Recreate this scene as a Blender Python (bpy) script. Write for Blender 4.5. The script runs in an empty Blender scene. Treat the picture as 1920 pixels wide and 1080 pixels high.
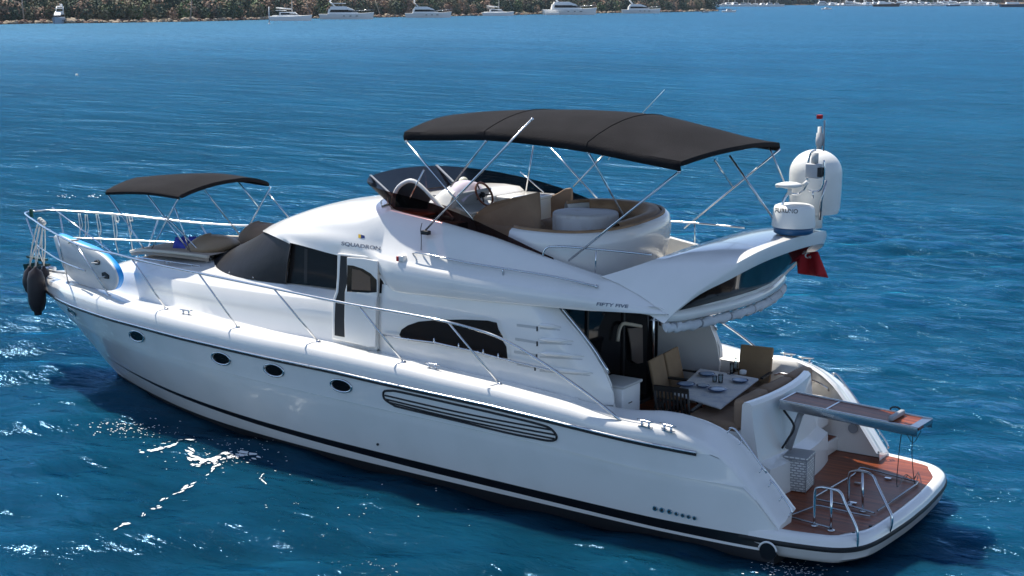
import bpy, bmesh, math, random
import numpy as np
from mathutils import Vector, Matrix
from mathutils.bvhtree import BVHTree
from mathutils.geometry import delaunay_2d_cdt
R = math.radians
random.seed(7); rng = np.random.default_rng(5)
sc = bpy.context.scene
col = sc.collection

# ------------------------------------------------------------------ camera
FPX = 2829.0
CAM = np.array([-6.15, 19.07, 7.09]); YAW = R(33.94); PIT = R(10.947)
FW = np.array([math.sin(YAW)*math.cos(PIT), -math.cos(YAW)*math.cos(PIT), -math.sin(PIT)])
RT = np.array([-math.cos(YAW), -math.sin(YAW), 0.0]); UP = np.cross(RT, FW)
cam = bpy.data.cameras.new('camera'); co = bpy.data.objects.new('camera', cam); col.objects.link(co)
cam.sensor_width = 36; cam.lens = FPX*36/1920; cam.clip_start = .3; cam.clip_end = 12000
m = Matrix(((RT[0], UP[0], -FW[0]), (RT[1], UP[1], -FW[1]), (RT[2], UP[2], -FW[2]))).to_4x4()
m.translation = Vector(CAM); co.matrix_world = m
sc.camera = co

# ------------------------------------------------------------------ light
SUN_EL, LIGHT_AZ = R(58), np.array([-.945, .327])      # direction in which the light travels over the ground
sun_dir = Vector((-LIGHT_AZ[0]*math.cos(SUN_EL), -LIGHT_AZ[1]*math.cos(SUN_EL), math.sin(SUN_EL)))   # towards the sun
w = bpy.data.worlds.new('World'); sc.world = w; w.use_nodes = True
nt = w.node_tree; nt.nodes.clear()
sky = nt.nodes.new('ShaderNodeTexSky'); sky.sky_type = 'NISHITA'; sky.sun_disc = False
sky.sun_elevation = SUN_EL; sky.sun_rotation = math.atan2(sun_dir.x, sun_dir.y)
sky.air_density = 1.0; sky.dust_density = 0; sky.ozone_density = 3; sky.altitude = 2500
bg = nt.nodes.new('ShaderNodeBackground'); bg.inputs['Strength'].default_value = .13
wo = nt.nodes.new('ShaderNodeOutputWorld')
hs = nt.nodes.new('ShaderNodeHueSaturation'); hs.inputs['Saturation'].default_value = .84
nt.links.new(sky.outputs[0], hs.inputs['Color']); nt.links.new(hs.outputs[0], bg.inputs[0]); nt.links.new(bg.outputs[0], wo.inputs[0])
sl = bpy.data.lights.new('sun', 'SUN'); sl.energy = 5.0; sl.angle = R(.55); sl.color = (1, .945, .85)
so = bpy.data.objects.new('sun', sl); col.objects.link(so)
so.rotation_euler = sun_dir.to_track_quat('Z', 'Y').to_euler(); so.location = (0, 0, 40)
sc.view_settings.view_transform = 'Standard'; sc.view_settings.look = 'None'
sc.view_settings.exposure = .58; sc.view_settings.gamma = 1
sc.cycles.max_bounces = 8; sc.cycles.transparent_max_bounces = 12
sc.cycles.sample_clamp_indirect = 6; sc.cycles.caustics_reflective = False; sc.cycles.caustics_refractive = False

# ------------------------------------------------------------------ helpers
def un(px, py, x=None, y=None, z=None):
    """3-D point of the real place seen at a photo pixel, given one known coordinate"""
    d = FW + RT*(px-960)/FPX + UP*(540-py)/FPX
    t = (x-CAM[0])/d[0] if x is not None else (y-CAM[1])/d[1] if y is not None else (z-CAM[2])/d[2]
    return Vector(CAM + d*t)
def uns(px, py, fn):
    y = 2.0
    for _ in range(60):
        p = un(px, py, y=y); y = .5*y + .5*fn(p.x)
    return p
def itp(xs, ys): return lambda x: float(np.interp(x, xs, ys))
def cr(pts, n):
    """Catmull-Rom resample: n segments between neighbouring points"""
    P = [Vector(p) for p in pts]; out = []
    for i in range(len(P)-1):
        p1, p2 = P[i], P[i+1]
        p0 = P[i-1] if i else p1*2-p2
        p3 = P[i+2] if i+2 < len(P) else p2*2-p1
        for k in range(n):
            t = k/n
            out.append(.5*((2*p1)+(p2-p0)*t+(2*p0-5*p1+4*p2-p3)*t*t+(3*p1-p0-3*p2+p3)*t**3))
    out.append(P[-1]); return out
class MB:
    def __init__(s): s.v = []; s.f = []; s.m = []; s.sm = []
    def add(s, verts, faces, mi=0, smooth=True):
        o = len(s.v); s.v += [tuple(v) for v in verts]
        for f in faces: s.f.append([o+i for i in f]); s.m.append(mi); s.sm.append(smooth)
    def grid(s, rows, mi=0, smooth=True, closed=False, mirror=False):
        n = len(rows[0]); F = []
        V = [p for r in rows for p in r]
        for i in range(len(rows)-1):
            for j in range(n if closed else n-1):
                k = (j+1) % n; F.append((i*n+j, i*n+k, (i+1)*n+k, (i+1)*n+j))
        s.add(V, F, mi, smooth)
        if mirror: s.add([(p[0], -p[1], p[2]) for p in V], [f[::-1] for f in F], mi, smooth)
    def loft(s, rows, nu=3, nv=3, mi=0, mirror=False, closed=False):
        rows = [cr(r, nv) if nv > 1 else [Vector(q) for q in r] for r in rows]
        cols = [cr([r[j] for r in rows], nu) if nu > 1 else [r[j] for r in rows] for j in range(len(rows[0]))]
        s.grid([[c[i] for c in cols] for i in range(len(cols[0]))], mi, True, closed, mirror)
    def box(s, c, d, rz=0, mi=0, M=None, bev=0):
        c = Vector(c); d = Vector(d)/2
        rot = Matrix.Rotation(rz, 3, 'Z') if M is None else M
        if bev <= 0:
            V = [c+rot@Vector((sx*d.x, sy*d.y, sz*d.z)) for sz in (-1, 1) for sx, sy in ((-1, -1), (1, -1), (1, 1), (-1, 1))]
            s.add(V, [(3, 2, 1, 0), (4, 5, 6, 7), (0, 1, 5, 4), (1, 2, 6, 5), (2, 3, 7, 6), (3, 0, 4, 7)], mi, False)
        else:
            bm = bmesh.new(); bmesh.ops.create_cube(bm, size=2)
            for v in bm.verts: v.co = Vector((v.co.x*d.x, v.co.y*d.y, v.co.z*d.z))
            bmesh.ops.bevel(bm, geom=bm.edges[:], offset=min(bev, min(d)*.95), segments=3, profile=.5, affect='EDGES')
            bm.verts.index_update()
            s.add([c+rot@v.co for v in bm.verts], [[v.index for v in f.verts] for f in bm.faces], mi, True); bm.free()
    def tube(s, pts, r, n=8, mi=0, cap=True, smooth_pts=0):
        P = [Vector(p) for p in pts]
        if smooth_pts: P = cr(P, smooth_pts)
        rs = r if isinstance(r, (list, tuple)) else [r]*len(P)
        if len(rs) != len(P): rs = [float(np.interp(i/(len(P)-1), np.linspace(0, 1, len(rs)), rs)) for i in range(len(P))]
        rows = []; a = None
        for i, p in enumerate(P):
            t = (P[min(i+1, len(P)-1)]-P[max(i-1, 0)])
            if t.length < 1e-9: t = Vector((0, 0, 1))
            t.normalize()
            if a is None: a = t.orthogonal().normalized()
            else:
                a = a-t*a.dot(t)
                a = a.normalized() if a.length > 1e-6 else t.orthogonal().normalized()
            b = t.cross(a)
            rows.append([p+(a*math.cos(2*math.pi*k/n)+b*math.sin(2*math.pi*k/n))*rs[i] for k in range(n)])
        s.grid(rows, mi, True, True)
        if cap:
            o = len(s.v)-n*len(rows)
            s.f.append([o+k for k in range(n)][::-1]); s.m.append(mi); s.sm.append(False)
            s.f.append([o+n*(len(rows)-1)+k for k in range(n)]); s.m.append(mi); s.sm.append(False)
    def lathe(s, prof, c=(0, 0, 0), n=32, mi=0, M=None, sx=1, sy=1):
        rows = []
        for r, z in prof:
            rows.append([Vector((r*sx*math.cos(2*math.pi*k/n), r*sy*math.sin(2*math.pi*k/n), z)) for k in range(n)])
        if M is not None: rows = [[M@p for p in q] for q in rows]
        rows = [[p+Vector(c) for p in q] for q in rows]
        s.grid(rows, mi, True, True)
    def ball(s, c, rx, ry=None, rz=None, mi=0, n=16, M=None):
        ry = ry or rx; rz = rz or rx; rows = []
        for i in range(n//2+1):
            a = math.pi*i/(n//2)
            rows.append([Vector((rx*math.sin(a)*math.cos(2*math.pi*k/n), ry*math.sin(a)*math.sin(2*math.pi*k/n), rz*math.cos(a))) for k in range(n)])
        if M is not None: rows = [[M@p for p in q] for q in rows]
        s.grid([[p+Vector(c) for p in q] for q in rows], mi, True, True)
    def prism(s, poly, ext, mi=0, smooth=False):
        """polygon (list of 3-D points) extruded by vector ext"""
        P = [Vector(p) for p in poly]; e = Vector(ext); n = len(P)
        s.add(P+[p+e for p in P], [list(range(n))[::-1], list(range(n, 2*n))]+[(i, (i+1) % n, n+(i+1) % n, n+i) for i in range(n)], mi, smooth)
    def build(s, name, mats, parent=None, auto=None, recalc=True, kind=None, split=False):
        if split:      # every loose piece becomes a part of its own
            par = list(range(len(s.v)))
            def find(a):
                while par[a] != a: par[a] = par[par[a]]; a = par[a]
                return a
            key = {}
            for i, v in enumerate(s.v):
                k = tuple(round(c, 4) for c in v)
                if k in key: par[find(i)] = find(key[k])
                else: key[k] = i
            for f in s.f:
                for i in f[1:]: par[find(i)] = find(f[0])
            grp = {}
            for fi, f in enumerate(s.f): grp.setdefault(find(f[0]), []).append(fi)
            out = []
            for g in grp.values():
                q = MB(); mp = {}
                for fi in g:
                    for i in s.f[fi]:
                        if i not in mp: mp[i] = len(q.v); q.v.append(s.v[i])
                    q.f.append([mp[i] for i in s.f[fi]]); q.m.append(s.m[fi]); q.sm.append(s.sm[fi])
                out.append(q.build(name, mats, parent, auto, recalc, kind))
            return out
        me = bpy.data.meshes.new(name); me.from_pydata(s.v, [], s.f)
        if not isinstance(mats, (list, tuple)): mats = [mats]
        for q in mats: me.materials.append(q)
        me.polygons.foreach_set('material_index', s.m)
        me.polygons.foreach_set('use_smooth', s.sm)
        bm = bmesh.new(); bm.from_mesh(me)
        bmesh.ops.remove_doubles(bm, verts=bm.verts[:], dist=1e-5)
        if recalc: bmesh.ops.recalc_face_normals(bm, faces=bm.faces[:])
        if auto is not None:
            for e in bm.edges:
                if len(e.link_faces) == 2 and e.calc_face_angle(0) > R(auto): e.smooth = False
        bm.to_mesh(me); bm.free()
        o = bpy.data.objects.new(name, me); col.objects.link(o)
        if parent is not None:
            o.parent = parent
            if parent.type == 'EMPTY' or parent.parent is not None: pass
            o.matrix_parent_inverse = world_of(parent).inverted()
        if kind: o['kind'] = kind
        return o
def world_of(o):
    M = Matrix.LocRotScale(o.location, o.rotation_euler, o.scale)
    if o.parent: M = world_of(o.parent)@o.matrix_parent_inverse@M
    return M
def tag(o, label=None, cat=None, group=None, kind=None):
    if label: o['label'] = label
    if cat: o['category'] = cat
    if group: o['group'] = group
    if kind: o['kind'] = kind
    return o
def thing(name, loc, label, cat, group=None, rz=0):
    o = bpy.data.objects.new(name, None); col.objects.link(o); o.location = loc; o.rotation_euler = (0, 0, rz)
    o.empty_display_size = .2
    return tag(o, label, cat, group)
def shell(o, t, off=0):
    md = o.modifiers.new('thick', 'SOLIDIFY'); md.thickness = t; md.offset = off; return o
def bvh_of(objs):
    V = []; F = []
    for o in objs:
        k = len(V); V += [world_of(o)@v.co for v in o.data.vertices]
        F += [[k+i for i in p.vertices] for p in o.data.polygons]
    return BVHTree.FromPolygons(V, F)
def hit(bvh, px, py, off=0.0):
    d = Vector(FW + RT*(px-960)/FPX + UP*(540-py)/FPX).normalized()
    p, n, _, _ = bvh.ray_cast(Vector(CAM), d)
    if p is None: return None
    if n.dot(d) > 0: n = -n
    return p+n*off
def patch(mb, poly, bvh, off, step=6, mi=0, dense=None):
    """polygon given by what is seen of it, laid on the real surface behind it"""
    B = []
    for i in range(len(poly)):
        a = Vector(poly[i]); b = Vector(poly[(i+1) % len(poly)]); k = max(1, int((b-a).length/step))
        B += [a+(b-a)*t/k for t in range(k)]
    nb = len(B); xs = [p.x for p in B]; ys = [p.y for p in B]
    def inside(x, y):
        c = False
        for i in range(nb):
            a, b = B[i], B[i-1]
            if (a.y > y) != (b.y > y) and x < (b.x-a.x)*(y-a.y)/(b.y-a.y)+a.x: c = not c
        return c
    pts = list(B); x = min(xs)+step*.5
    while x < max(xs):
        y = min(ys)+step*.5
        while y < max(ys):
            if inside(x, y) and min((Vector((x, y))-q).length for q in B) > step*.45: pts.append(Vector((x, y)))
            y += step
        x += step
    V, E_, F, *_ = delaunay_2d_cdt(pts, [], [list(range(nb))], 1, 1e-4)
    W = [hit(bvh, v.x, v.y, off) for v in V]
    ok = [f for f in F if all(W[i] is not None for i in f)]
    mb.add([q if q is not None else Vector((0, 0, 0)) for q in W], ok, mi, True)
def smoothpoly(pts, n=4):
    P = [Vector((p[0], p[1], 0)) for p in pts]; k = len(P); out = []
    for i in range(k):
        p0, p1, p2, p3 = P[i-1], P[i], P[(i+1) % k], P[(i+2) % k]
        for j in range(n):
            t = j/n
            q = .5*((2*p1)+(p2-p0)*t+(2*p0-5*p1+4*p2-p3)*t*t+(3*p1-p0-3*p2+p3)*t**3); out.append((q.x, q.y))
    return out
def text_verts(s, bold=0.0, shear=0.0):
    c = bpy.data.curves.new('lettering', 'FONT'); c.body = s; c.size = 1; c.offset = bold; c.shear = shear
    o = bpy.data.objects.new('lettering', c); col.objects.link(o)
    dg = bpy.context.evaluated_depsgraph_get(); me = bpy.data.meshes.new_from_object(o.evaluated_get(dg))
    V = [v.co.copy() for v in me.vertices]; F = [list(p.vertices) for p in me.polygons]
    bpy.data.objects.remove(o); bpy.data.curves.remove(c); bpy.data.meshes.remove(me)
    x0 = min(v.x for v in V); x1 = max(v.x for v in V); y0 = min(v.y for v in V); y1 = max(v.y for v in V)
    return [((v.x-x0)/(x1-x0), (v.y-y0)/(y1-y0)) for v in V], F

# ------------------------------------------------------------------ materials
def mat(name, color, rough=.5, metal=0, spec=.5, coat=0, bump=None, vary=None, trans=0, ior=1.45, emit=None, sheen=0):
    q = bpy.data.materials.new(name); q.use_nodes = True; t = q.node_tree; b = t.nodes['Principled BSDF']
    b.inputs['Base Color'].default_value = (*color, 1); b.inputs['Roughness'].default_value = rough
    b.inputs['Metallic'].default_value = metal; b.inputs['Specular IOR Level'].default_value = spec
    b.inputs['Coat Weight'].default_value = coat; b.inputs['Coat Roughness'].default_value = .06
    b.inputs['Transmission Weight'].default_value = trans; b.inputs['IOR'].default_value = ior
    b.inputs['Sheen Weight'].default_value = sheen
    tc = t.nodes.new('ShaderNodeTexCoord')
    if vary:
        sc_, c2, lo, hi = vary
        n = t.nodes.new('ShaderNodeTexNoise'); n.inputs['Scale'].default_value = sc_; n.inputs['Detail'].default_value = 6
        t.links.new(tc.outputs['Object'], n.inputs['Vector'])
        rp = t.nodes.new('ShaderNodeValToRGB'); rp.color_ramp.elements[0].position = lo; rp.color_ramp.elements[1].position = hi
        rp.color_ramp.elements[0].color = (*color, 1); rp.color_ramp.elements[1].color = (*c2, 1)
        t.links.new(n.outputs['Fac'], rp.inputs[0]); t.links.new(rp.outputs[0], b.inputs['Base Color'])
    if bump:
        sc_, st = bump
        n = t.nodes.new('ShaderNodeTexNoise'); n.inputs['Scale'].default_value = sc_; n.inputs['Detail'].default_value = 5
        t.links.new(tc.outputs['Object'], n.inputs['Vector'])
        bp = t.nodes.new('ShaderNodeBump'); bp.inputs['Strength'].default_value = st; bp.inputs['Distance'].default_value = .02
        t.links.new(n.outputs['Fac'], bp.inputs['Height']); t.links.new(bp.outputs[0], b.inputs['Normal'])
    return q
GEL = mat('white_gelcoat', (.81, .795, .765), .22, coat=.6, vary=(1.3, (.74, .735, .70), .45, .8), bump=(2.2, .02))
GELD = mat('white_nonslip_deck', (.76, .75, .71), .6, bump=(160, .25), vary=(3, (.68, .66, .60), .4, .8))
BLK = mat('black_boot_stripe', (.006, .006, .008), .3)
ANTI = mat('black_antifouling', (.008, .009, .012), .6)
CHR = mat('polished_steel', (.62, .63, .65), .16, metal=1)
ALU = mat('brushed_aluminium', (.36, .38, .41), .22, metal=1)
GLS = mat('dark_tinted_glass', (.006, .006, .008), .05, spec=.15)
BLIND = mat('smoked_glass_over_blinds', (.020, .018, .018), .12, spec=.25)
BRNG = mat('brown_glass', (.018, .011, .008), .1, spec=.22)
CANV = mat('charcoal_canvas', (.013, .0125, .014), .95, spec=.12, bump=(38, .5), vary=(2.2, (.019, .018, .020), .35, .75))
VCOV = mat('black_vinyl_cover', (.012, .012, .015), .45, spec=.3, bump=(7, .25))
BRN = mat('brown_vinyl_cushion', (.36, .22, .12), .6, bump=(9, .25), vary=(4, (.20, .12, .065), .35, .75))
TAUP = mat('taupe_canvas', (.34, .23, .155), .85, bump=(14, .3), vary=(3, (.27, .18, .12), .35, .75))
BEIG = mat('beige_cushion', (.31, .205, .115), .85, bump=(22, .2), vary=(5, (.25, .165, .09), .35, .75))
CREAM = mat('cream_upholstery', (.62, .55, .44), .7, bump=(8, .2))
CLOTH = mat('pale_table_cloth', (.78, .78, .78), .9, bump=(9, .3), vary=(5, (.66, .62, .58), .55, .8))
WCAN = mat('white_rolled_canvas', (.62, .64, .66), .85, bump=(10, .6), vary=(4, (.5, .52, .55), .4, .8))
DKW = mat('dark_teak_chair_wood', (.012, .010, .009), .5)
GRY = mat('grey_plastic', (.30, .31, .33), .45)
LGR = mat('light_grey_plastic', (.50, .50, .49), .45)
DGR = mat('dark_rubber', (.012, .012, .014), .55)
FEND = mat('black_fender_rubber', (.016, .011, .013), .5, bump=(6, .2), vary=(3, (.028, .018, .02), .4, .8))
BLUE = mat('blue_foam_rail', (.01, .30, .80), .5)
SBLU = mat('blue_cloth', (.05, .08, .45), .8, bump=(18, .6))
NAVY = mat('navy_blue', (.01, .03, .16), .4)
YEL = mat('yellow_paint', (.65, .42, .03), .5)
RED = mat('red_flag_cloth', (.38, .006, .012), .75, bump=(12, .3))
REDM = mat('red_lamp', (.45, .01, .02), .4)
WHT = mat('matt_white', (.78, .78, .77), .5)
RAD = mat('white_radome', (.80, .80, .77), .35, vary=(2, (.72, .71, .67), .4, .8))
ROPE = mat('white_rope', (.62, .60, .55), .85)
BOARD = mat('pale_board_hull', (.66, .67, .68), .45)
WOODR = mat('red_brown_wood', (.22, .06, .025), .3, vary=(6, (.12, .03, .012), .4, .7))
CUR = mat('grey_brown_curtain', (.16, .13, .11), .8)
PURP = mat('pale_lilac_cover', (.55, .50, .62), .7, bump=(9, .5))
DISH = mat('blue_and_white_china', (.30, .42, .60), .25)
DISHD = mat('dark_blue_china', (.03, .08, .2), .25)
SILV = mat('instrument_grey', (.42, .43, .45), .35)
def glassy(name, tint, fac):
    q = bpy.data.materials.new(name); q.use_nodes = True; t = q.node_tree; t.nodes.clear()
    o = t.nodes.new('ShaderNodeOutputMaterial'); mx = t.nodes.new('ShaderNodeMixShader')
    tr = t.nodes.new('ShaderNodeBsdfTransparent'); tr.inputs[0].default_value = (*tint, 1)
    gl = t.nodes.new('ShaderNodeBsdfGlossy'); gl.inputs['Roughness'].default_value = .04
    fr = t.nodes.new('ShaderNodeFresnel'); fr.inputs[0].default_value = 1.45
    mu = t.nodes.new('ShaderNodeMath'); mu.operation = 'MULTIPLY'; mu.inputs[1].default_value = fac
    t.links.new(fr.outputs[0], mu.inputs[0]); t.links.new(mu.outputs[0], mx.inputs[0])
    t.links.new(tr.outputs[0], mx.inputs[1]); t.links.new(gl.outputs[0], mx.inputs[2]); t.links.new(mx.outputs[0], o.inputs[0])
    return q
SMOK = glassy('smoked_acrylic', (.075, .036, .034), .14)
CLR = glassy('clear_glass', (.80, .86, .88), 1.5)
def teak(name, axis='Y', pitch=.06):
    q = bpy.data.materials.new(name); q.use_nodes = True; t = q.node_tree; b = t.nodes['Principled BSDF']
    tc = t.nodes.new('ShaderNodeTexCoord'); sp = t.nodes.new('ShaderNodeSeparateXYZ'); t.links.new(tc.outputs['Object'], sp.inputs[0])
    dv = t.nodes.new('ShaderNodeMath'); dv.operation = 'DIVIDE'; dv.inputs[1].default_value = pitch; t.links.new(sp.outputs[axis], dv.inputs[0])
    fr = t.nodes.new('ShaderNodeMath'); fr.operation = 'FRACT'; t.links.new(dv.outputs[0], fr.inputs[0])
    lt = t.nodes.new('ShaderNodeMath'); lt.operation = 'LESS_THAN'; lt.inputs[1].default_value = .09; t.links.new(fr.outputs[0], lt.inputs[0])
    fl = t.nodes.new('ShaderNodeMath'); fl.operation = 'FLOOR'; t.links.new(dv.outputs[0], fl.inputs[0])
    wn = t.nodes.new('ShaderNodeTexWhiteNoise'); wn.noise_dimensions = '1D'; t.links.new(fl.outputs[0], wn.inputs['W'])
    mp = t.nodes.new('ShaderNodeMapping'); mp.inputs['Scale'].default_value = (3, 60, 60) if axis == 'Y' else (60, 3, 60)
    t.links.new(tc.outputs['Object'], mp.inputs[0]); n = t.nodes.new('ShaderNodeTexNoise'); n.inputs['Scale'].default_value = 1; n.inputs['Detail'].default_value = 4
    t.links.new(mp.outputs[0], n.inputs['Vector'])
    ad = t.nodes.new('ShaderNodeMath'); ad.operation = 'MULTIPLY_ADD'; ad.inputs[1].default_value = .45; t.links.new(wn.outputs[0], ad.inputs[0]); t.links.new(n.outputs['Fac'], ad.inputs[2])
    rp = t.nodes.new('ShaderNodeValToRGB'); rp.color_ramp.elements[0].position = .3; rp.color_ramp.elements[1].position = 1.0
    rp.color_ramp.elements[0].color = (.10, .022, .008, 1); rp.color_ramp.elements[1].color = (.30, .072, .022, 1)
    t.links.new(ad.outputs[0], rp.inputs[0])
    mx = t.nodes.new('ShaderNodeMixRGB'); mx.inputs[2].default_value = (.02, .012, .01, 1)
    t.links.new(lt.outputs[0], mx.inputs[0]); t.links.new(rp.outputs[0], mx.inputs[1]); t.links.new(mx.outputs[0], b.inputs['Base Color'])
    b.inputs['Roughness'].default_value = .38; b.inputs['Specular IOR Level'].default_value = .25
    return q
TEAK = teak('varnished_teak')
def wicker():
    q = bpy.data.materials.new('white_wicker'); q.use_nodes = True; t = q.node_tree; b = t.nodes['Principled BSDF']
    tc = t.nodes.new('ShaderNodeTexCoord'); v = t.nodes.new('ShaderNodeTexBrick'); v.inputs['Scale'].default_value = 1; v.inputs['Brick Width'].default_value = .085; v.inputs['Row Height'].default_value = .036; v.inputs['Mortar Size'].default_value = .010; v.inputs['Color1'].default_value = (.86, .86, .84, 1); v.inputs['Color2'].default_value = (.60, .60, .58, 1); v.inputs['Mortar'].default_value = (.34, .34, .34, 1)
    sp = t.nodes.new('ShaderNodeSeparateXYZ'); t.links.new(tc.outputs['Object'], sp.inputs[0]); ad = t.nodes.new('ShaderNodeMath'); ad.operation = 'ADD'; t.links.new(sp.outputs[0], ad.inputs[0]); t.links.new(sp.outputs[1], ad.inputs[1]); cb = t.nodes.new('ShaderNodeCombineXYZ'); t.links.new(ad.outputs[0], cb.inputs[0]); t.links.new(sp.outputs[2], cb.inputs[1]); t.links.new(cb.outputs[0], v.inputs['Vector'])
    rp = t.nodes.new('ShaderNodeValToRGB'); rp.color_ramp.elements[0].color = (.66, .66, .64, 1); rp.color_ramp.elements[1].color = (.26, .26, .26, 1)
    rp.color_ramp.elements[0].position = .25; rp.color_ramp.elements[1].position = .75
    t.links.new(v.outputs['Color'], b.inputs['Base Color']); b.inputs['Roughness'].default_value = .7
    bp = t.nodes.new('ShaderNodeBump'); bp.inputs['Strength'].default_value = .8; bp.invert = True; t.links.new(v.outputs['Fac'], bp.inputs['Height']); t.links.new(bp.outputs[0], b.inputs['Normal'])
    return q
WICK = wicker()

# ================================================================== the motor yacht (bow towards +x, port side +y, water at z = 0)
Y = thing('motor_yacht', (9, 0, 0), 'large white flybridge motor yacht at anchor in the foreground, filling the picture', 'motor yacht')
G = itp([.5, 1.25, 1.6, 2, 2.3, 2.6, 3, 4, 8, 10, 12, 14, 15.5, 16.5, 17.2, 17.55, 17.72], [1.85, 1.97, 2.03, 2.13, 2.22, 2.30, 2.355, 2.38, 2.38, 2.33, 2.15, 1.78, 1.33, .88, .46, .2, 0])
Wl = itp([1, 1.5, 3.2, 5, 6.6, 7.5, 8.6, 10, 11.5, 12.5, 13.4, 14.3, 15, 15.8], [2.08, 2.13, 2.13, 2.08, 2.02, 1.97, 1.9, 1.76, 1.53, 1.28, .98, .64, .36, 0])
def smooth1(f, w=.45): return lambda x: sum(f(x+d*w)*k for d, k in ((-1, .25), (-.5, .25), (0, .0), (.5, .25), (1, .25)))
Gs, Ws = smooth1(G, .4), smooth1(Wl, .4)
ZR = itp([1.2, 2.3, 2.7, 3.6, 4.6, 5.6, 7.3, 8.3, 10.5, 12.4, 14.3, 16.4, 17.72], [1.28, 1.30, 1.33, 1.38, 1.44, 1.49, 1.54, 1.58, 1.61, 1.63, 1.62, 1.59, 1.55])
ZT = itp([1.1, 1.22, 1.4, 1.6, 1.8, 2.0, 2.2, 2.4, 2.7, 3.0, 3.4, 4.0, 4.4], [.45, .52, .74, .98, 1.2, 1.40, 1.53, 1.61, 1.68, 1.695, 1.66, 1.62, 1.62])   # coaming and quarter wing crest
XA = 1.25
def hp(xi, t):            # hull side point, xi 0..1 from stern to stem, t 0..1 from water to rub rail
    xg = XA+xi*(17.72-XA); xw = XA+xi*(15.8-XA)
    h = t**.9; x = xw+(xg-xw)*h
    if xi >= 1: y = 0
    else:
        a, b = (Wl(xw), G(xg)) if xi > .97 else (Ws(xw), Gs(xg))
        y = a+(b-a)*t**(.75 if xi < .6 else .75+.5*(xi-.6)/.4)
    ztop = min(ZR(xg), max(.30, ZT(xg)-.16)) if xg < 2.6 else ZR(xg)
    return Vector((x, y, t*ztop))
XI = list(np.linspace(0, .12, 14))+list(np.linspace(.13, .9, 60))+list(np.linspace(.905, 1, 22))
def trow(fz):             # row at real height fz(x)
    out = []
    for xi in XI:
        t = .3
        for _ in range(12):
            p = hp(xi, t); t = min(1, max(0, t*fz(p.x)/max(p.z, 1e-3)))
        out.append(t)
    return out
z3 = itp([1.3, 3, 5, 7, 10, 12.4, 14.7, 16], [.29, .30, .325, .355, .39, .42, .43, .43])
z2 = itp([1.3, 3, 5, 7, 10, 12.4, 13.8, 15, 16], [.15, .165, .20, .225, .29, .345, .37, .41, .425])
z1 = itp([1.3, 3, 5, 7, 10, 12.4, 14.8, 16], [.12, .12, .13, .13, .115, .08, .02, .0])
zc = itp([1.3, 2.3, 4.8, 8.7, 12.5, 14.3, 17.5], [.90, .93, 1.05, 1.12, 1.18, 1.17, 1.15])
T1, T2, T3, TC = trow(z1), trow(z2), trow(z3), trow(zc)
def rowt(T, dy=0): return [hp(xi, T[i] if isinstance(T, list) else T)+Vector((0, dy if xi < .99 else 0, 0)) for i, xi in enumerate(XI)]
def between(A, B, k): return [a+(b-a)*k for a, b in zip(A, B)]
def tmix(A, B, k): return [a+(b-a)*k for a, b in zip(A, B)]
one = [1.0]*len(XI); zero = [0.0]*len(XI)
keel = [Vector((hp(xi, 0).x-.2*xi, 0, -.7+.4*xi**3)) for xi in XI]
chine = [Vector((p.x-.02, p.y*.97, -.18)) for p in rowt(zero)]
hull = MB()
def hull_rows(rows, mi): hull.grid(rows, mi, True, mirror=True)
hull_rows([keel, chine, rowt(zero), rowt(tmix(zero, T1, 1))], 2)
hull_rows([rowt(T1), rowt(tmix(T1, T2, .5)), rowt(T2)], 0)
hull_rows([rowt(T2), rowt(tmix(T2, T3, .5)), rowt(T3)], 1)
TCu = tmix(TC, one, .09)
rr = [rowt(tmix(T3, TC, k)) for k in (0, .2, .4, .6, .8, .96)]
rr += [rowt(TC, -.010), rowt(tmix(TC, TCu, .5), .030), rowt(TCu, .026)]
rr += [rowt(tmix(TCu, one, k), .026*(1-k)) for k in (.25, .5, .75, 1)]
hull_rows(rr, 0)
# stern closing plate
edge = [keel[0], chine[0]]+[r[0] for r in (rowt(zero), rowt(T1), rowt(T2), rowt(T3))]
hull.grid([edge, [Vector((p.x, 0, p.z)) for p in edge]], 2, False, mirror=True)
HULL = hull.build('hull', [GEL, BLK, ANTI], Y, auto=38)
# rub rail: steel strip over a black strip
rx = list(np.linspace(2.32, 16.9, 80))+list(np.linspace(17.0, 17.72, 12))
def rubpt(x, o, dz): return Vector((x+(.02 if x > 17.5 else 0), (G(x) if x > 17.2 else Gs(x))+o if x < 17.71 else 0, ZR(x)+dz))
mb = MB(); mb.tube([rubpt(x, .022, .012) for x in rx], .018, 8); mb.tube([Vector((p.x, -p.y, p.z)) for p in [rubpt(x, .022, .012) for x in rx]], .018, 8)
mb.build('rub_rail', CHR, Y, split=True)
mb = MB(); mb.tube([rubpt(x, .012, -.022) for x in rx], .017, 8); mb.tube([Vector((p.x, -p.y, p.z)) for p in [rubpt(x, .012, -.022) for x in rx]], .017, 8)
mb.build('black_rub_strip', DGR, Y, split=True)

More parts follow.
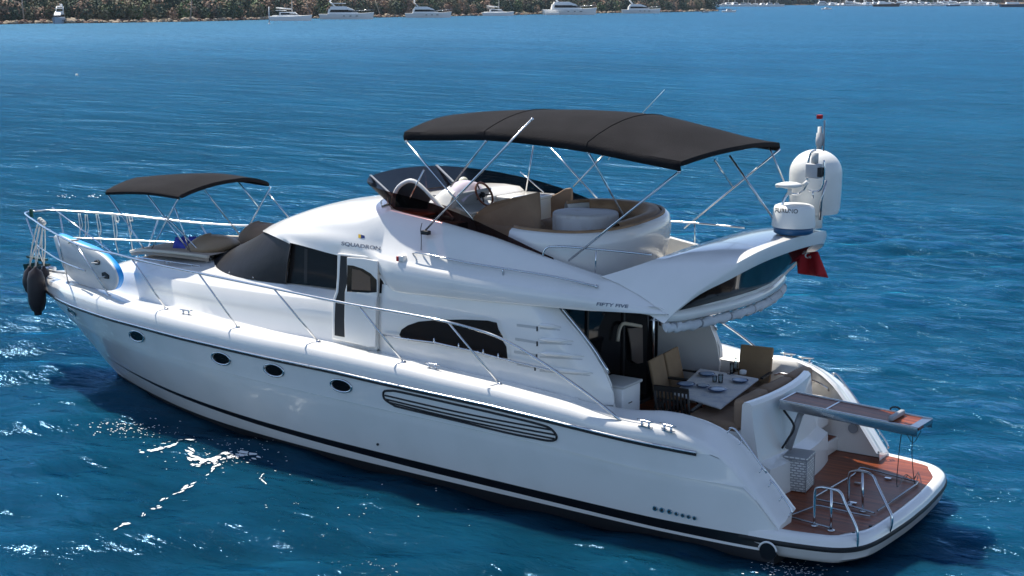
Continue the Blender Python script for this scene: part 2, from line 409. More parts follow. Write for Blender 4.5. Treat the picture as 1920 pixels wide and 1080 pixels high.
# deck moulding: gunwale, side deck, quarter wing
ZD = itp([1.2, 4.3, 5.4, 6.5, 7.1, 8.8, 10.5, 12.3, 15, 17.7], [1.5, 1.67, 1.75, 1.80, 1.84, 1.90, 1.92, 1.95, 1.93, 1.80])
def deck_station(x):
    g = G(x) if x > 17.2 else Gs(x); zt = ZT(x) if x < 4.4 else 9
    ztop = min(ZR(x), max(.30, ZT(x)-.16)) if x < 2.6 else ZR(x)
    zo = ZD(x); zin = ZD(x)-.035
    if x < 4.4:
        k = min(1, max(0, (4.4-x)/1.6)); k = k*k*(3-2*k)
        zo = (1-k)*zo+k*min(zo, zt-.10); zin = (1-k)*zin+k*(zt-.02)
    h = zo-ztop
    ci = max(0, g-.20); cin = max(0, g-(.53 if x > 4.4 else .40))
    s = min(1, g/.5)
    return [Vector((x, g, ztop)), Vector((x, g-.006*s, ztop+.24*h)), Vector((x, g-.016*s, ztop+.52*h)), Vector((x, g-.040*s, ztop+.79*h)), Vector((x, g-.095*s, ztop+.95*h)),
            Vector((x, ci, zo)), Vector((x, (ci+cin)/2, (zo+zin)/2+.01)), Vector((x, cin, zin))]
dx = list(np.linspace(1.25, 4.5, 34))+list(np.linspace(4.7, 17, 60))+list(np.linspace(17.05, 17.72, 10))
st = [deck_station(x) for x in dx]
mb = MB(); mb.grid(st, 0, True, mirror=True)
DECK = None
# foredeck and closing sheet between both sides
i0 = next(i for i, x in enumerate(dx) if x > 5.0)
mb.grid([[s[-1], Vector((s[-1].x, s[-1].y*.5, s[-1].z+.03)), Vector((s[-1].x, 0, s[-1].z+.045))] for s in st[i0:]], 1, True, mirror=True)
# coaming top roll and inner wall of cockpit
ci = [s for s, x in zip(st, dx) if x < 4.75]
mb.grid([[s[-1], s[-1]+Vector((0, -.05, .018)), s[-1]+Vector((0, -.12, .0)), Vector((s[-1].x, 1.74, s[-1].z-.08)), Vector((s[-1].x, 1.72, min(s[-1].z-.1, .82 if s[-1].x > 2.3 else .40)))] for s in ci], 0, True, mirror=True)
a = st[0]; mb.add([p for p in a]+[Vector((a[0].x, 1.6, .3))], [list(range(len(a)+1))], 0, False)
mb.add([Vector((p.x, -p.y, p.z)) for p in a]+[Vector((a[0].x, -1.6, .3))], [list(range(len(a)+1))[::-1]], 0, False)
DECK = mb.build('deck', [GEL, GELD], Y, auto=50)

# swim platform
def plat_out(inset=0):
    P = [(1.75, 2.10), (1.25, 2.06), (.85, 1.99), (.55, 1.90), (.36, 1.76), (.24, 1.55), (.17, 1.2), (.13, .7), (.11, .3)]
    P = [Vector((x+inset*(1 if y < 1.8 else .3), y-inset*(1 if y > 1.3 else 0), 0)) for x, y in P]
    P = P+[Vector((.11+inset, 0, 0))]+[Vector((p.x, -p.y, 0)) for p in P[::-1]]
    return cr(P, 3)
def ring(inset, z): return [Vector((p.x, p.y, z)) for p in plat_out(inset)]
mb = MB()
mb.grid([ring(.10, .05), ring(.02, .12), ring(0, .22)], 0)
mb.grid([ring(0, .22), ring(-.012, .235), ring(-.012, .275), ring(0, .29)], 1)
mb.grid([ring(0, .29), ring(.005, .345), ring(.03, .385), ring(.075, .405), ring(.13, .405), ring(.16, .39)], 0)
r_ = ring(.10, .05); mb.add(r_, [list(range(len(r_)))[::-1]], 0, False)
mb.build('swim_platform', [GEL, DGR], Y, auto=40)
mb = MB(); r_ = ring(.16, .393); r_ = [p for p in r_ if p.x < 1.95]
P = r_+[Vector((2.35, -1.72, .393)), Vector((2.35, 1.72, .393))]
mb.add(P, [list(range(len(P)))], 0, False); mb.build('teak_platform_deck', TEAK, Y)

# cockpit sole, stairs and transom moulding
mb = MB(); mb.box((3.6, 0, .77), (2.9, 3.5, .06)); mb.build('cockpit_sole', TEAK, Y)
mb = MB()
def tp(y): return 2.16-.0*y-.16*(1-((y-.0)/1.0)**2)*.6
ys = np.linspace(-1.16, .95, 15)
def fz(y): return 1.70
rows = []
for y in ys:
    x = tp(y)
    rows.append([Vector((x-.32, y, .395)), Vector((x-.30, y, .82)), Vector((x-.22, y, .86)), Vector((x-.13, y, .90)), Vector((x-.04, y, 1.35)), Vector((x+.0, y, 1.66)),
                 Vector((x+.04, y, 1.70)), Vector((x+.11, y, 1.70)), Vector((x+.14, y, 1.66)), Vector((x+.16, y, .8))])
mb.grid(rows, 0)
for r_ in (rows[0], rows[-1]): mb.add(r_+[Vector((r_[-1].x, r_[-1].y, .395))], [list(range(len(r_)+1))], 0, False)
mb.build('transom_moulding', GEL, Y, auto=35)
mb = MB()     # port side steps and starboard steps
for k in range(2):
    mb.box((2.14+.28*k, 1.36, .40+.11*(k+1)), (.30, .78, .22*(k+1)), bev=.02)
    mb.box((2.10+.28*k, -1.40, .40+.105*(k+1)), (.30, .70, .21*(k+1)), bev=.02)
mb.build('stern_step', GEL, Y, split=True)
mb = MB()
for k in range(2): mb.box((2.10+.28*k, -1.40, .615+.21*k), (.24, .6, .012))
mb.build('teak_tread', TEAK, Y, split=True)
mb = MB(); mb.box((2.70, 1.34, 1.02), (.05, .80, .52), bev=.02); mb.build('stern_gate', GEL, Y)
mb = MB(); mb.tube([(1.9, 1.72, .92), (1.9, 1.716, .92)], .1, 20); mb.build('locker_hatch', DGR, Y)
mb = MB(); p_ = un(1441, 1033, y=2.09); mb.tube([p_, p_+Vector((0, .03, 0))], .115, 20); mb.build('exhaust_outlet', BLK, Y)
mb = MB(); mb.tube([p_+Vector((.125*math.cos(t), .03, .125*math.sin(t))) for t in np.linspace(.15, math.pi-.15, 14)], .014, 6); mb.build('exhaust_trim', GEL, Y)

# sofa along the transom
mb = MB()
mb.box((2.66, -.15, 1.02), (.62, 1.9, .46), bev=.05); mb.box((2.5, -1.35, 1.02), (.9, .5, .46), bev=.05)
mb.build('sofa_base', GEL, Y, split=True)
mb = MB()
for y, d in ((.42, .78), (-.37, .78), (-1.12, .70)): mb.box((2.80, y, 1.28), (.80, d, .15), bev=.045)
mb.build('sofa_seat_cushion', TAUP, Y, split=True)
mb = MB()
for y, d in ((.42, .78), (-.40, .80), (-1.18, .7)): mb.box((2.40, y, 1.47), (.20, d, .42), bev=.06)
mb.build('sofa_back_cushion', TAUP, Y, split=True)

# trunk cabin, forward deckhouse
Ain = lambda x: max(0.02, Gs(x)-.53)
ZB = itp([4, 9, 10.7, 12.2, 13.1, 14, 15, 15.4], [2.5, 2.49, 2.44, 2.40, 2.38, 2.34, 2.18, 1.95])
rows = []
for x in list(np.linspace(7.9, 13.5, 18))+[13.8, 14.1, 14.4, 14.7, 15.0, 15.2, 15.35]:
    a = Ain(x); zd = ZD(x)-.04; zb = ZB(x); b = max(.05, a-.09); c = max(.03, b-.16)
    tz = itp([8, 12, 14, 15, 15.4], [2.66, 2.66, 2.56, 2.30, 1.99])(x)
    rows.append([Vector((x, a, zd)), Vector((x, a-.035, zd+.05)), Vector((x, b+.03, zd+(zb-zd)*.5)), Vector((x, b, zb-.03)), Vector((x, b-.03, zb)), Vector((x, b-.07, zb+.02)),
                 Vector((x, c, zb+(tz-zb)*.62)), Vector((x, c*.66, tz)), Vector((x, 0, tz+.03))])
nose = [Vector((15.42+.1*(1-k/8), rows[-1][k].y*.9, ZD(15.4)-.03)) for k in range(9)]
rows.append(nose)
mb = MB(); mb.grid(rows, 0, True, mirror=True); TRUNK = mb.build('trunk_cabin', GEL, Y, auto=40)

# saloon side (bulged topside of the deckhouse) with the swept aft wing
def sal(x, z):     # half breadth of saloon wall
    t = (z-1.75)/1.1
    return Ain(x)-.005+.02*t-.16*max(0, t-.35)**1.5-.05*max(0, .25-t)*0
wing_x = itp([1.55, 1.75, 2.04, 2.3, 2.55, 2.75, 2.9], [3.86, 3.88, 4.02, 4.22, 4.48, 4.72, 4.9])
rows = []
for z in np.linspace(1.58, 2.86, 16):
    xa = wing_x(z); r_ = []
    for k in range(30):
        x = xa+(8.02-xa)*(k/29)**.8
        y = sal(x, z)-.14*min(1, max(0, (x-7.72)/.28))**2
        y -= .16*max(0, 1-(x-xa)/.28)**2
        r_.append(Vector((x, y, z)))
    rows.append(r_)
mb = MB(); mb.grid(rows, 0, True, mirror=True)
# returns the wall inwards along the swept aft edge
e = [r[0] for r in rows]; mb.grid([e, [p+Vector((.02, -.05, 0)) for p in e], [Vector((p.x+.25, 1.66, p.z)) for p in e], [Vector((4.98, 1.66, p.z)) for p in e]], 0, True, mirror=True)
e0 = rows[0]
SALON = mb.build('saloon_side', GEL, Y, auto=45, split=True)
mb = MB()     # inner cockpit side panels (white), both sides, from sole to roof
for s_ in (1, -1):
    P = [(4.98, .8), (3.95, .8), (3.88, 1.5), (3.95, 1.85), (4.1, 2.15), (4.3, 2.4), (4.6, 2.65), (4.98, 2.86)]
    mb.prism([(x, s_*1.60, z) for x, z in P], (0, s_*.055, 0))
mb.build('cockpit_side_panel', GEL, Y, split=True)
mb = MB(); e = [r[0]+Vector((-.035, -.03, 0)) for r in rows if r[0].z > 1.98]
mb.tube(e, .022, 8); mb.tube([Vector((p.x, -p.y, p.z)) for p in e], .022, 8); mb.build('wing_handrail', CHR, Y, split=True)

# aft saloon bulkhead and dark doors, interior darkness
mb = MB(); mb.box((5.02, 0, 1.83), (.05, 3.4, 2.06)); BHD = mb.build('saloon_glass_door', GLS, Y)
mb = MB()
for y in (1.62, .55, -.52, -1.6): mb.box((4.985, y, 1.83), (.03, .05, 2.04))
mb.box((4.985, 0, 2.84), (.03, 3.3, .05)); mb.box((4.985, 0, .82), (.03, 3.3, .05)); mb.build('door_frame', DGR, BHD)
P = [un(1202, 612, x=4.93), un(1192, 610, x=4.93), un(1180, 608, x=4.93), un(1168, 607, x=4.93), un(1161, 618, x=4.93), un(1158, 640, x=4.93)]
mb = MB(); mb.tube(P, .028, 8, smooth_pts=3); mb.build('curtain_rail', CREAM, BHD)
mb = MB(); mb.prism([un(a, b, x=4.94) for a, b in ((1178, 616), (1205, 614), (1206, 680), (1196, 682), (1186, 676), (1184, 650))], (.02, 0, 0)); mb.build('curtain', CUR, BHD)
mb = MB(); mb.tube([(4.96, -1.42, 2.84), (4.96, -1.42, .8)], .03, 10); mb.tube([un(1238, 590, x=4.2), un(1238, 610, x=4.2)], .02, 8); mb.build('steel_pole', CHR, Y, split=True)

# window band and windscreen cover
def band(P, Q, n=3): return [cr(P, n), cr(Q, n)]
wb = [Vector((7.85, 1.585, 2.66)), Vector((8.3, 1.57, 2.66)), Vector((9.0, 1.54, 2.64)), Vector((10.0, 1.49, 2.61))]
wt = [Vector((7.85, 1.55, 3.14)), Vector((8.3, 1.53, 3.16)), Vector((8.95, 1.50, 3.18)), Vector((9.9, 1.45, 3.25))]
mb = MB(); mb.grid(band(wb, wt), 0, True, mirror=True); BANDO = mb.build('side_window', BLIND, Y, split=True)
sb = [Vector(p) for p in ((9.98, 1.53, 2.60), (10.7, 1.50, 2.58), (11.35, 1.38, 2.58), (11.9, 1.15, 2.60), (12.35, .8, 2.63), (12.62, .4, 2.66), (12.72, 0, 2.67))]
stp = [Vector(p) for p in ((9.88, 1.49, 3.26), (10.25, 1.38, 3.30), (10.6, 1.2, 3.30), (10.95, .95, 3.27), (11.22, .65, 3.22), (11.42, .32, 3.16), (11.5, 0, 3.13))]
mid = [(a+b)/2+Vector((-.02*i/6, .03*(1-i/6), .0)) for i, (a, b) in enumerate(zip(sb, stp))]
mb = MB(); mb.loft([sb, mid, stp], 4, 4, mirror=True); o = mb.build('windscreen_cover', VCOV, Y); SCOV = o
mb = MB()
for i in range(1, 6): mb.ball(sb[i]+Vector((.01, .012, .045)), .012, mi=0, n=8)
mb.build('cover_stud', CHR, o, split=True)
mb = MB(); mb.tube([a+(b-a)*.0+Vector((0, .012, 0)) for a, b in ((sb[0], 0), (mid[0], 0), (stp[0], 0))] if False else [sb[0]+Vector((0, .008, 0)), mid[0]+Vector((0, .008, 0)), stp[0]+Vector((0, .008, 0))], .012, 6)
mb.build('cover_hem', DGR, o)

# flybridge shell
TZ = itp([4.1, 4.21, 4.81, 5.29, 6.02, 6.84, 7.19, 7.96, 8.35], [3.32, 3.335, 3.44, 3.54, 3.69, 3.81, 3.85, 3.93, 3.95])
TY = itp([4.1, 5, 6, 7, 8, 8.35], [1.56, 1.50, 1.44, 1.41, 1.38, 1.34])
front = [
 [(9.90, 1.50, 3.245), (10.27, 1.42, 3.31), (10.62, 1.24, 3.32), (10.97, .98, 3.29), (11.24, .66, 3.24), (11.44, .33, 3.18), (11.52, 0, 3.15)],
 [(9.85, 1.53, 3.27), (10.15, 1.41, 3.38), (10.45, 1.20, 3.42), (10.75, .93, 3.41), (11.0, .63, 3.38), (11.17, .31, 3.33), (11.22, 0, 3.31)],
 [(9.45, 1.57, 3.24), (9.68, 1.50, 3.40), (9.93, 1.27, 3.55), (10.2, .97, 3.60), (10.42, .64, 3.60), (10.58, .32, 3.58), (10.64, 0, 3.57)],
 [(8.95, 1.60, 3.19), (9.1, 1.55, 3.40), (9.32, 1.33, 3.65), (9.55, 1.00, 3.76), (9.75, .65, 3.79), (9.87, .32, 3.79), (9.92, 0, 3.79)],
 [(8.35, 1.66, 3.16), (8.42, 1.64, 3.36), (8.6, 1.42, 3.75), (8.8, 1.08, 3.89), (8.98, .7, 3.92), (9.08, .35, 3.93), (9.12, 0, 3.93)],
 [(7.95, 1.74, 3.10), (8.0, 1.72, 3.32), (8.15, 1.45, 3.85), (8.38, 1.18, 3.96), (8.6, .75, 3.98), (8.72, .37, 3.99), (8.75, 0, 3.99)],
]
ZLf = 0
def ins(r_):
    q = cr(r_, 2); return [q[i] for i in (0, 2, 3, 4, 6, 8, 10, 12)]
front = [ins(r_) for r_ in front]
ZL = itp([2.9, 3.2, 4.25, 6.0, 7.2, 7.62, 7.82, 7.95], [3.0, 2.965, 2.90, 2.83, 2.79, 2.77, 2.90, 3.10])
def cst(x):
    yl = itp([2.9, 4.2, 6, 7.4, 7.7, 7.95], [1.86, 1.86, 1.85, 1.82, 1.79, 1.74])(x); zl = ZL(x); zt = TZ(x); yt = TY(x)
    zm = itp([3, 4.2, 5.6, 7, 8], [3.08, 3.09, 3.13, 3.19, 3.26])(x)
    return [Vector((x, yl-.10, zl-.01)), Vector((x, yl-.03, zl-.012)), Vector((x, yl, zl+.03)), Vector((x, yl-.01, zm-.03)), Vector((x, yl-.035, zm)), Vector((x, yl-.10, zm+.045)), Vector((x, (yl+yt)/2-.02, (zm+zt)/2+.06)), Vector((x, yt+.03, zt-.02)), Vector((x, yt, zt))]
xs = list(np.linspace(4.15, 7.5, 24))+[7.62, 7.7, 7.78, 7.86, 7.95]
mb = MB(); c_ = cst(7.95)
front[-1] = [c_[2], c_[4], c_[6], c_[8]]+[Vector(p) for p in ((8.25, 1.10, 3.965), (8.5, .72, 3.985), (8.62, .36, 3.99), (8.65, 0, 3.99))]
cols = [cr([r_[j] for r_ in [cr(q_, 4) for q_ in front]], 4) for j in range(29)]
FR = [[c[i] for c in cols] for i in range(len(cols[0]))]
cp_ = [c_[2]]+[c_[2].lerp(c_[3], .5), c_[3], c_[3].lerp(c_[4], .5), c_[4], c_[4].lerp(c_[5], .6), c_[5], c_[5].lerp(c_[6], .5), c_[6], c_[6].lerp(c_[7], .5), c_[7].lerp(c_[7], 0), c_[7].lerp(c_[8], .5), c_[8]]
for j, p_ in enumerate(cp_):
    dlt = p_-FR[-1][j]
    for b_, k_ in ((1, 1.0), (2, .72), (3, .42), (4, .18)): FR[-b_][j] = FR[-b_][j]+dlt*k_
mb.grid(FR, 0, True, mirror=True)
mb.grid([cst(x) for x in xs], 0, True, mirror=True)
mb.grid([[cst(x)[-1], cst(x)[-1]+Vector((0, -.03, .006)), cst(x)[-1]+Vector((0, -.07, -.01)), Vector((x, TY(x)-.09, 3.05))] for x in xs], 0, True, mirror=True)
# quarter where the brow runs out into the foot of the arch
c0_ = cst(4.15); f0_, a0_ = c0_[8], Vector((2.96, 1.86, 2.975)); fr_ = [0, 0, .07, .35, .45, .56, .80, .97, 1.0]
QR = []
for i_ in range(11):
    s_ = i_/10; x_ = 4.15-1.19*s_; top_ = f0_.lerp(a0_, s_); bot_ = Vector((x_, 1.86, ZL(x_)+.01*(1-s_)))
    QR.append([(c0_[j]+Vector((x_-4.15, 0, ZL(x_)-ZL(4.15)))).lerp(bot_.lerp(top_, fr_[j]), s_**.7) if 0 < j < 8 else (top_ if j == 8 else Vector((x_, 1.76, ZL(x_)-.01))) for j in range(9)])
mb.grid(QR, 0, True, mirror=True)
# front inner wall of the well
mb.grid([[Vector((7.95, 1.38, 3.93)), Vector((8.2, 1.1, 3.96)), Vector((8.4, .6, 3.99)), Vector((8.45, 0, 4.0))], [Vector((7.95, 1.38, 3.05)), Vector((8.2, 1.1, 3.05)), Vector((8.4, .6, 3.05)), Vector((8.45, 0, 3.05))]], 0, True, mirror=True)
# underside of the side overhang
mb.grid([[cst(x)[0], Vector((x, 1.5, ZL(x)+.02))] for x in xs], 0, True, mirror=True)
FLY = mb.build('flybridge_moulding', GEL, Y, auto=50)
mb = MB(); P = [(8.4, 1.1), (8.45, 0), (8.4, -1.1), (8.0, -1.36), (6, -1.40), (4.2, -1.52), (3.1, -1.7), (2.75, -1.2), (2.62, -.6), (2.58, 0), (2.62, .6), (2.75, 1.2), (3.1, 1.7), (4.2, 1.52), (6, 1.40), (8, 1.36)]
mb.prism([(x, y, 2.90) for x, y in P], (0, 0, .16)); mb.build('flybridge_sole', GELD, Y)
# aft lip of the flybridge deck
lip = [Vector(p) for p in ((3.0, 1.84, 2.96), (2.86, 1.6, 2.95), (2.72, 1.1, 2.95), (2.62, .55, 2.95), (2.58, 0, 2.95))]
lip = lip+[Vector((p.x, -p.y, p.z)) for p in lip[:-1][::-1]]
mb = MB(); c_ = cr(lip, 4)
prof = [(.25, -.08), (.03, -.09), (-.03, -.05), (-.04, .01), (-.0, .07), (.10, .10), (.3, .10)]
mb.grid([[p+Vector((a, 0, b)) for a, b in prof] for p in c_], 0); mb.build('deck_lip', GEL, Y)
mb = MB(); c2 = [p+Vector((.02, 0, -.16+.012*math.sin(i*2.1))) for i, p in enumerate(cr(lip, 8))]
mb.tube(c2, [.062+.008*math.sin(i*1.3) for i in range(len(c2))], 10)
WR = mb.build('rolled_awning', WCAN, Y)
mb = MB()
for i in range(4, len(c2), 9): mb.tube([c2[i]+Vector((0, 0.012, 0)), c2[i]-Vector((0, .012, 0))], .069, 12)
mb.build('awning_strap', GRY, WR, split=True)

# radar arch
arch = [  # (fwd edge, aft edge) port half
 ((4.20, 1.57, 3.335), (2.96, 1.86, 2.97)),
 ((3.95, 1.55, 3.42), (2.80, 1.82, 3.14)),
 ((3.65, 1.50, 3.53), (2.52, 1.72, 3.40)),
 ((3.38, 1.38, 3.64), (2.22, 1.52, 3.66)),
 ((3.28, 1.10, 3.69), (2.08, 1.22, 3.78)),
 ((3.24, .60, 3.715), (2.06, .70, 3.82)),
 ((3.22, 0, 3.72), (2.05, 0, 3.835))]
def asec(f, a):
    f = Vector(f); a = Vector(a); d = a-f; kk = min(1, max(0, (a.z-3.35)/.35)); up = Vector((0, .0, 1))
    out = Vector((0, 0, 0))
    return [f+Vector((.02, -.02, -.10)), f+Vector((.0, 0, -.03)), f+d*.04+up*.012, f+d*.3+up*.05, f+d*.6+up*.055, f+d*.85+up*.03, a+d*0+up*0, a+Vector((-.01, 0, -.03-.03*kk)), a+Vector((.03+.03*(1-kk), 0, -.11-.08*kk)), f+d*.55-up*.13, f+d*.2-up*.13, f+Vector((.02, -.02, -.10))]
sec = [asec(f, a) for f, a in arch]
sec = sec+[[Vector((p.x, -p.y, p.z)) for p in s] for s in sec[:-1][::-1]]
mb = MB(); rows = [s for s in sec]
cols = [cr([r[j] for r in rows], 4) for j in range(len(rows[0]))]
mb.grid([[c[i] for c in cols] for i in range(len(cols[0]))], 0)
ARCH = mb.build('radar_arch', GEL, Y, auto=55)
# smoked panels under the arch
up_ = [Vector(p) for p in ((2.93, 1.76, 3.03), (2.72, 1.66, 3.20), (2.50, 1.55, 3.38), (2.28, 1.38, 3.58), (2.16, 1.12, 3.68), (2.14, .62, 3.72), (2.13, 0, 3.735))]
lo_ = [Vector(p) for p in ((2.92, 1.75, 3.02), (2.84, 1.55, 3.03), (2.76, 1.25, 3.04), (2.69, .95, 3.05), (2.64, .65, 3.05), (2.61, .35, 3.05), (2.60, 0, 3.05))]
up_ = up_+[Vector((p.x, -p.y, p.z)) for p in up_[:-1][::-1]]; lo_ = lo_+[Vector((p.x, -p.y, p.z)) for p in lo_[:-1][::-1]]
mb = MB(); mb.grid([cr(up_, 4), cr(between(up_, lo_, .5), 4), cr(lo_, 4)], 0); o = mb.build('smoked_screen_under_arch', mat('smoked_black_glass', (.006, .006, .007), .08, spec=.12), Y)

# wind deflector
rim = [Vector(p) for p in ((4.98, 1.50, 3.50), (5.3, 1.515, 3.60), (5.9, 1.53, 3.80), (6.5, 1.53, 3.98), (7.2, 1.52, 4.13), (7.9, 1.49, 4.22), (8.35, 1.38, 4.27), (8.62, 1.12, 4.31), (8.76, .85, 4.34), (8.84, .42, 4.36), (8.87, 0, 4.37))]
bas = [Vector(p) for p in ((4.96, 1.50, 3.46), (5.3, TY(5.3)-.01, TZ(5.3)), (5.9, TY(5.9)-.01, TZ(5.9)), (6.5, TY(6.5)-.01, TZ(6.5)), (7.2, TY(7.2)-.01, TZ(7.2)), (7.8, TY(7.8)-.02, TZ(7.8)), (8.08, 1.20, 3.95), (8.28, .98, 3.97), (8.40, .78, 3.98), (8.46, .4, 3.99), (8.48, 0, 4.0))]
rimF = rim+[Vector((p.x, -p.y, p.z)) for p in rim[:-1][::-1]]; basF = bas+[Vector((p.x, -p.y, p.z)) for p in bas[:-1][::-1]]
mb = MB(); mb.grid([cr(rimF, 5), cr(between(rimF, basF, .5), 5), cr(basF, 5)], 0); DEF = mb.build('smoked_wind_deflector', SMOK, Y)
mb = MB()
for s_ in (1, -1):
    a = Vector((8.77, s_*.86, 4.35)); b = Vector((8.30, s_*.84, 4.02)); mb.box((a+b)/2, ((a-b).length, .045, .015), M=(a-b).to_track_quat('X', 'Z').to_matrix())
    a = Vector((7.0, s_*1.53, 4.09)); b = Vector((6.98, s_*1.42, 3.83))
mb.build('deflector_pillar', SILV, DEF, split=True)
mb = MB(); P = [b_+Vector((.05, .03, .0)) for b_ in bas[6:]]; 
mb.loft([[p+Vector((-.02, 0, .05)) for p in P], [p+Vector((.10, .04, .0)) for p in P], [p+Vector((.05, .02, -.08)) for p in P]], 2, 3, mirror=True)
mb.build('deflector_sill', GEL, DEF)

# ------------------------------------------------------------------ glazing, openings and lettering that lie on the shell
BV = bvh_of([HULL, DECK, TRUNK, FLY]+SALON+BANDO)
def onshell(poly, off, m_, name, par, step=5, smooth=0):
    q = MB(); patch(q, smoothpoly(poly, smooth) if smooth else poly, BV, off, step); return q.build(name, m_, par, recalc=False)
# saloon window
saw = [(749, 628), (753, 618), (765, 610), (785, 603), (815, 600), (870, 599), (915, 601), (932, 605), (935, 617), (943, 630), (944, 640), (950, 650), (952, 672), (925, 668), (880, 657), (820, 645), (775, 639), (755, 635)]
o = onshell([(a, b) for a, b in saw], .006, BRNG, 'saloon_window', Y, 5)
o2 = onshell([(742, 630), (746, 615), (760, 605), (785, 598), (870, 594), (917, 596), (938, 602), (942, 617), (950, 630), (951, 640), (957, 650), (958, 677), (925, 673), (820, 650), (775, 644), (750, 639)], .003, GELD, 'window_surround', o)
# louvres (sunk fins) aft of the window
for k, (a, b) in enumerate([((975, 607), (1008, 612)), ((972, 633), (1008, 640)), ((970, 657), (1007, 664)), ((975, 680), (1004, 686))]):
    onshell([(a[0]-6, a[1]), (b[0], b[1]), (b[0], b[1]+5), (a[0]-6, a[1]+5)], .003, LGR, 'louvre_recess_shade', Y, 4)  # flat grey strips paint the shade of the moulded recesses
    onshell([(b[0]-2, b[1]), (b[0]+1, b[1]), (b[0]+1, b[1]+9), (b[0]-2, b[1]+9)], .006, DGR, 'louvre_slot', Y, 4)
for a, b in (((1012, 613), (1050, 618)), ((1012, 641), (1072, 645)), ((1012, 667), (1092, 673)), ((1012, 693), (1106, 703))): onshell([(a[0], a[1]), (b[0], b[1]), (b[0], b[1]+2), (a[0], a[1]+4)], .003, LGR, 'louvre_painted_shadow', Y, 4)  # grey strips paint the shadow line under each fin
for a, b in (((1010, 609), (1052, 614)), ((1010, 636), (1075, 640)), ((1010, 662), (1095, 668)), ((1010, 690), (1112, 700))):
    P = [hit(BV, a[0]+(b[0]-a[0])*t, a[1]+(b[1]-a[1])*t, .0) for t in np.linspace(0, 1, 7)]
    P = [p for p in P if p is not None]
    if len(P) > 2: q = MB(); q.tube(P, [.008, .034, .034, .034, .03, .02, .008], 8); q.build('louvre_fin', GEL, Y)
# window mullions
for px in (574,):
    onshell([(px-3, 466), (px+3, 467), (px+2, 531), (px-4, 531)], .004, DGR, 'window_mullion', BANDO[0], 6)
# side door slid half open, in its own flat frame let into the cabin side
DN = Vector((0, 1.30, .16)).normalized(); D0 = Vector((8.4, 1.885, 1.85))
def dpt(px, py, out=0.0):
    d = Vector(FW + RT*(px-960)/FPX + UP*(540-py)/FPX); o_ = D0+DN*out
    return Vector(CAM)+d*((o_-Vector(CAM)).dot(DN)/d.dot(DN))
def slab(poly, out, th, m_, name, par, bev=.01):
    q = MB(); q.prism([dpt(a, b, out) for a, b in poly], -DN*th); o = q.build(name, m_, par)
    md = o.modifiers.new('b', 'BEVEL'); md.width = bev; md.segments = 2; md.limit_method = 'ANGLE'; return o
frm = [(632, 474), (660, 477), (694, 480), (709, 486), (711, 500), (709, 548), (707, 600), (706, 656), (640, 640), (622, 636), (622, 600), (624, 560), (629, 546), (631, 520)]
slab(frm, -.02, .42, GEL, 'door_surround', Y, .02)
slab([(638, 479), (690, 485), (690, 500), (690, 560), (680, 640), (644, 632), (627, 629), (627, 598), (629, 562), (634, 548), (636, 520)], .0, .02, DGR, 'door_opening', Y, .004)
sd = slab([(650, 482), (680, 484), (707, 489), (707, 548), (704, 570), (703, 651), (690, 651), (646, 640), (645, 600), (646, 548), (650, 532)], .05, .035, GEL, 'side_door', Y, .012)
slab([(651, 497), (662, 498), (680, 504), (695, 513), (706, 525), (706, 548), (690, 549), (650, 547)], .054, .01, GLS, 'door_window', sd, .002)
slab([(660, 504), (675, 507), (694, 519), (695, 545), (659, 543)], .057, .008, mat('brown_door_blind', (.12, .065, .035), .3), 'door_blind', sd, .002)
q = MB()
for (a, b) in ((663, 571), (682, 574)): q.ball(dpt(a, b, .08), .022, n=8)
q.tube([dpt(660, 571, .095), dpt(686, 575, .095)], .012, 6); q.build('door_handle', CHR, sd)
slab([(712, 521), (717, 527), (720, 534), (720, 543), (716, 550), (711, 550)], -.012, .03, GLS, 'small_quarter_window', Y, .004)
slab([(708, 512), (714, 516), (722, 528), (725, 537), (723, 548), (717, 556), (708, 557)], -.018, .05, GEL, 'quarter_window_surround', Y, .01)
# portholes
for i, (cx, cy, a, b, th) in enumerate([(257, 630, 15.5, 9.5, .42), (415, 672, 19.5, 11, .36), (514, 694, 20.5, 11.5, .33), (640, 723, 22, 11.5, .30), (135, 584, 11, 4, .85)]):
    E_ = lambda s, t: (cx+s*a*math.cos(t)*math.cos(th)-s*b*math.sin(t)*math.sin(th), cy+s*a*math.cos(t)*math.sin(th)+s*b*math.sin(t)*math.cos(th))
    po = onshell([E_(.8, 2*math.pi*k/28) for k in range(28)], .007, bpy.data.materials['smoked_black_glass'], 'porthole', Y, 4)
    P = [hit(BV, *E_(.93, 2*math.pi*k/28), .006) for k in range(29)]
    if all(p is not None for p in P):
        q = MB(); q.tube(P, .016, 6, cap=False); q.build('porthole_ring', CHR, po)
# hull air intake: rounded frame with three bars
def lin(P, n=40): return P
fr = [(719, 737), (722, 733), (732, 732.5), (752, 735), (850, 757), (950, 780), (1010, 795), (1030, 802), (1041, 812), (1044, 820), (1040, 825), (1028, 826), (1000, 821), (950, 811), (850, 787), (752, 764), (738, 759), (725, 751), (720, 745)]
fr = smoothpoly(fr, 4)
P = [hit(BV, a, b, .006) for a, b in fr+fr[:1]]; q = MB(); q.tube(P, .017, 6, cap=False)
GR_ = q.build('hull_air_grille', DGR, Y)
q = MB()
for a, b in (((722, 741), (1035, 806)), ((722, 748), (1041, 815)), ((729, 754), (1040, 822.5))):
    P = [hit(BV, a[0]+(b[0]-a[0])*t, a[1]+(b[1]-a[1])*t+(3.0*math.sin(math.pi*t)), .005) for t in np.linspace(0, 1, 50)]
    q.tube(P, .013, 6)
q.build('grille_bar', DGR, GR_, split=True)
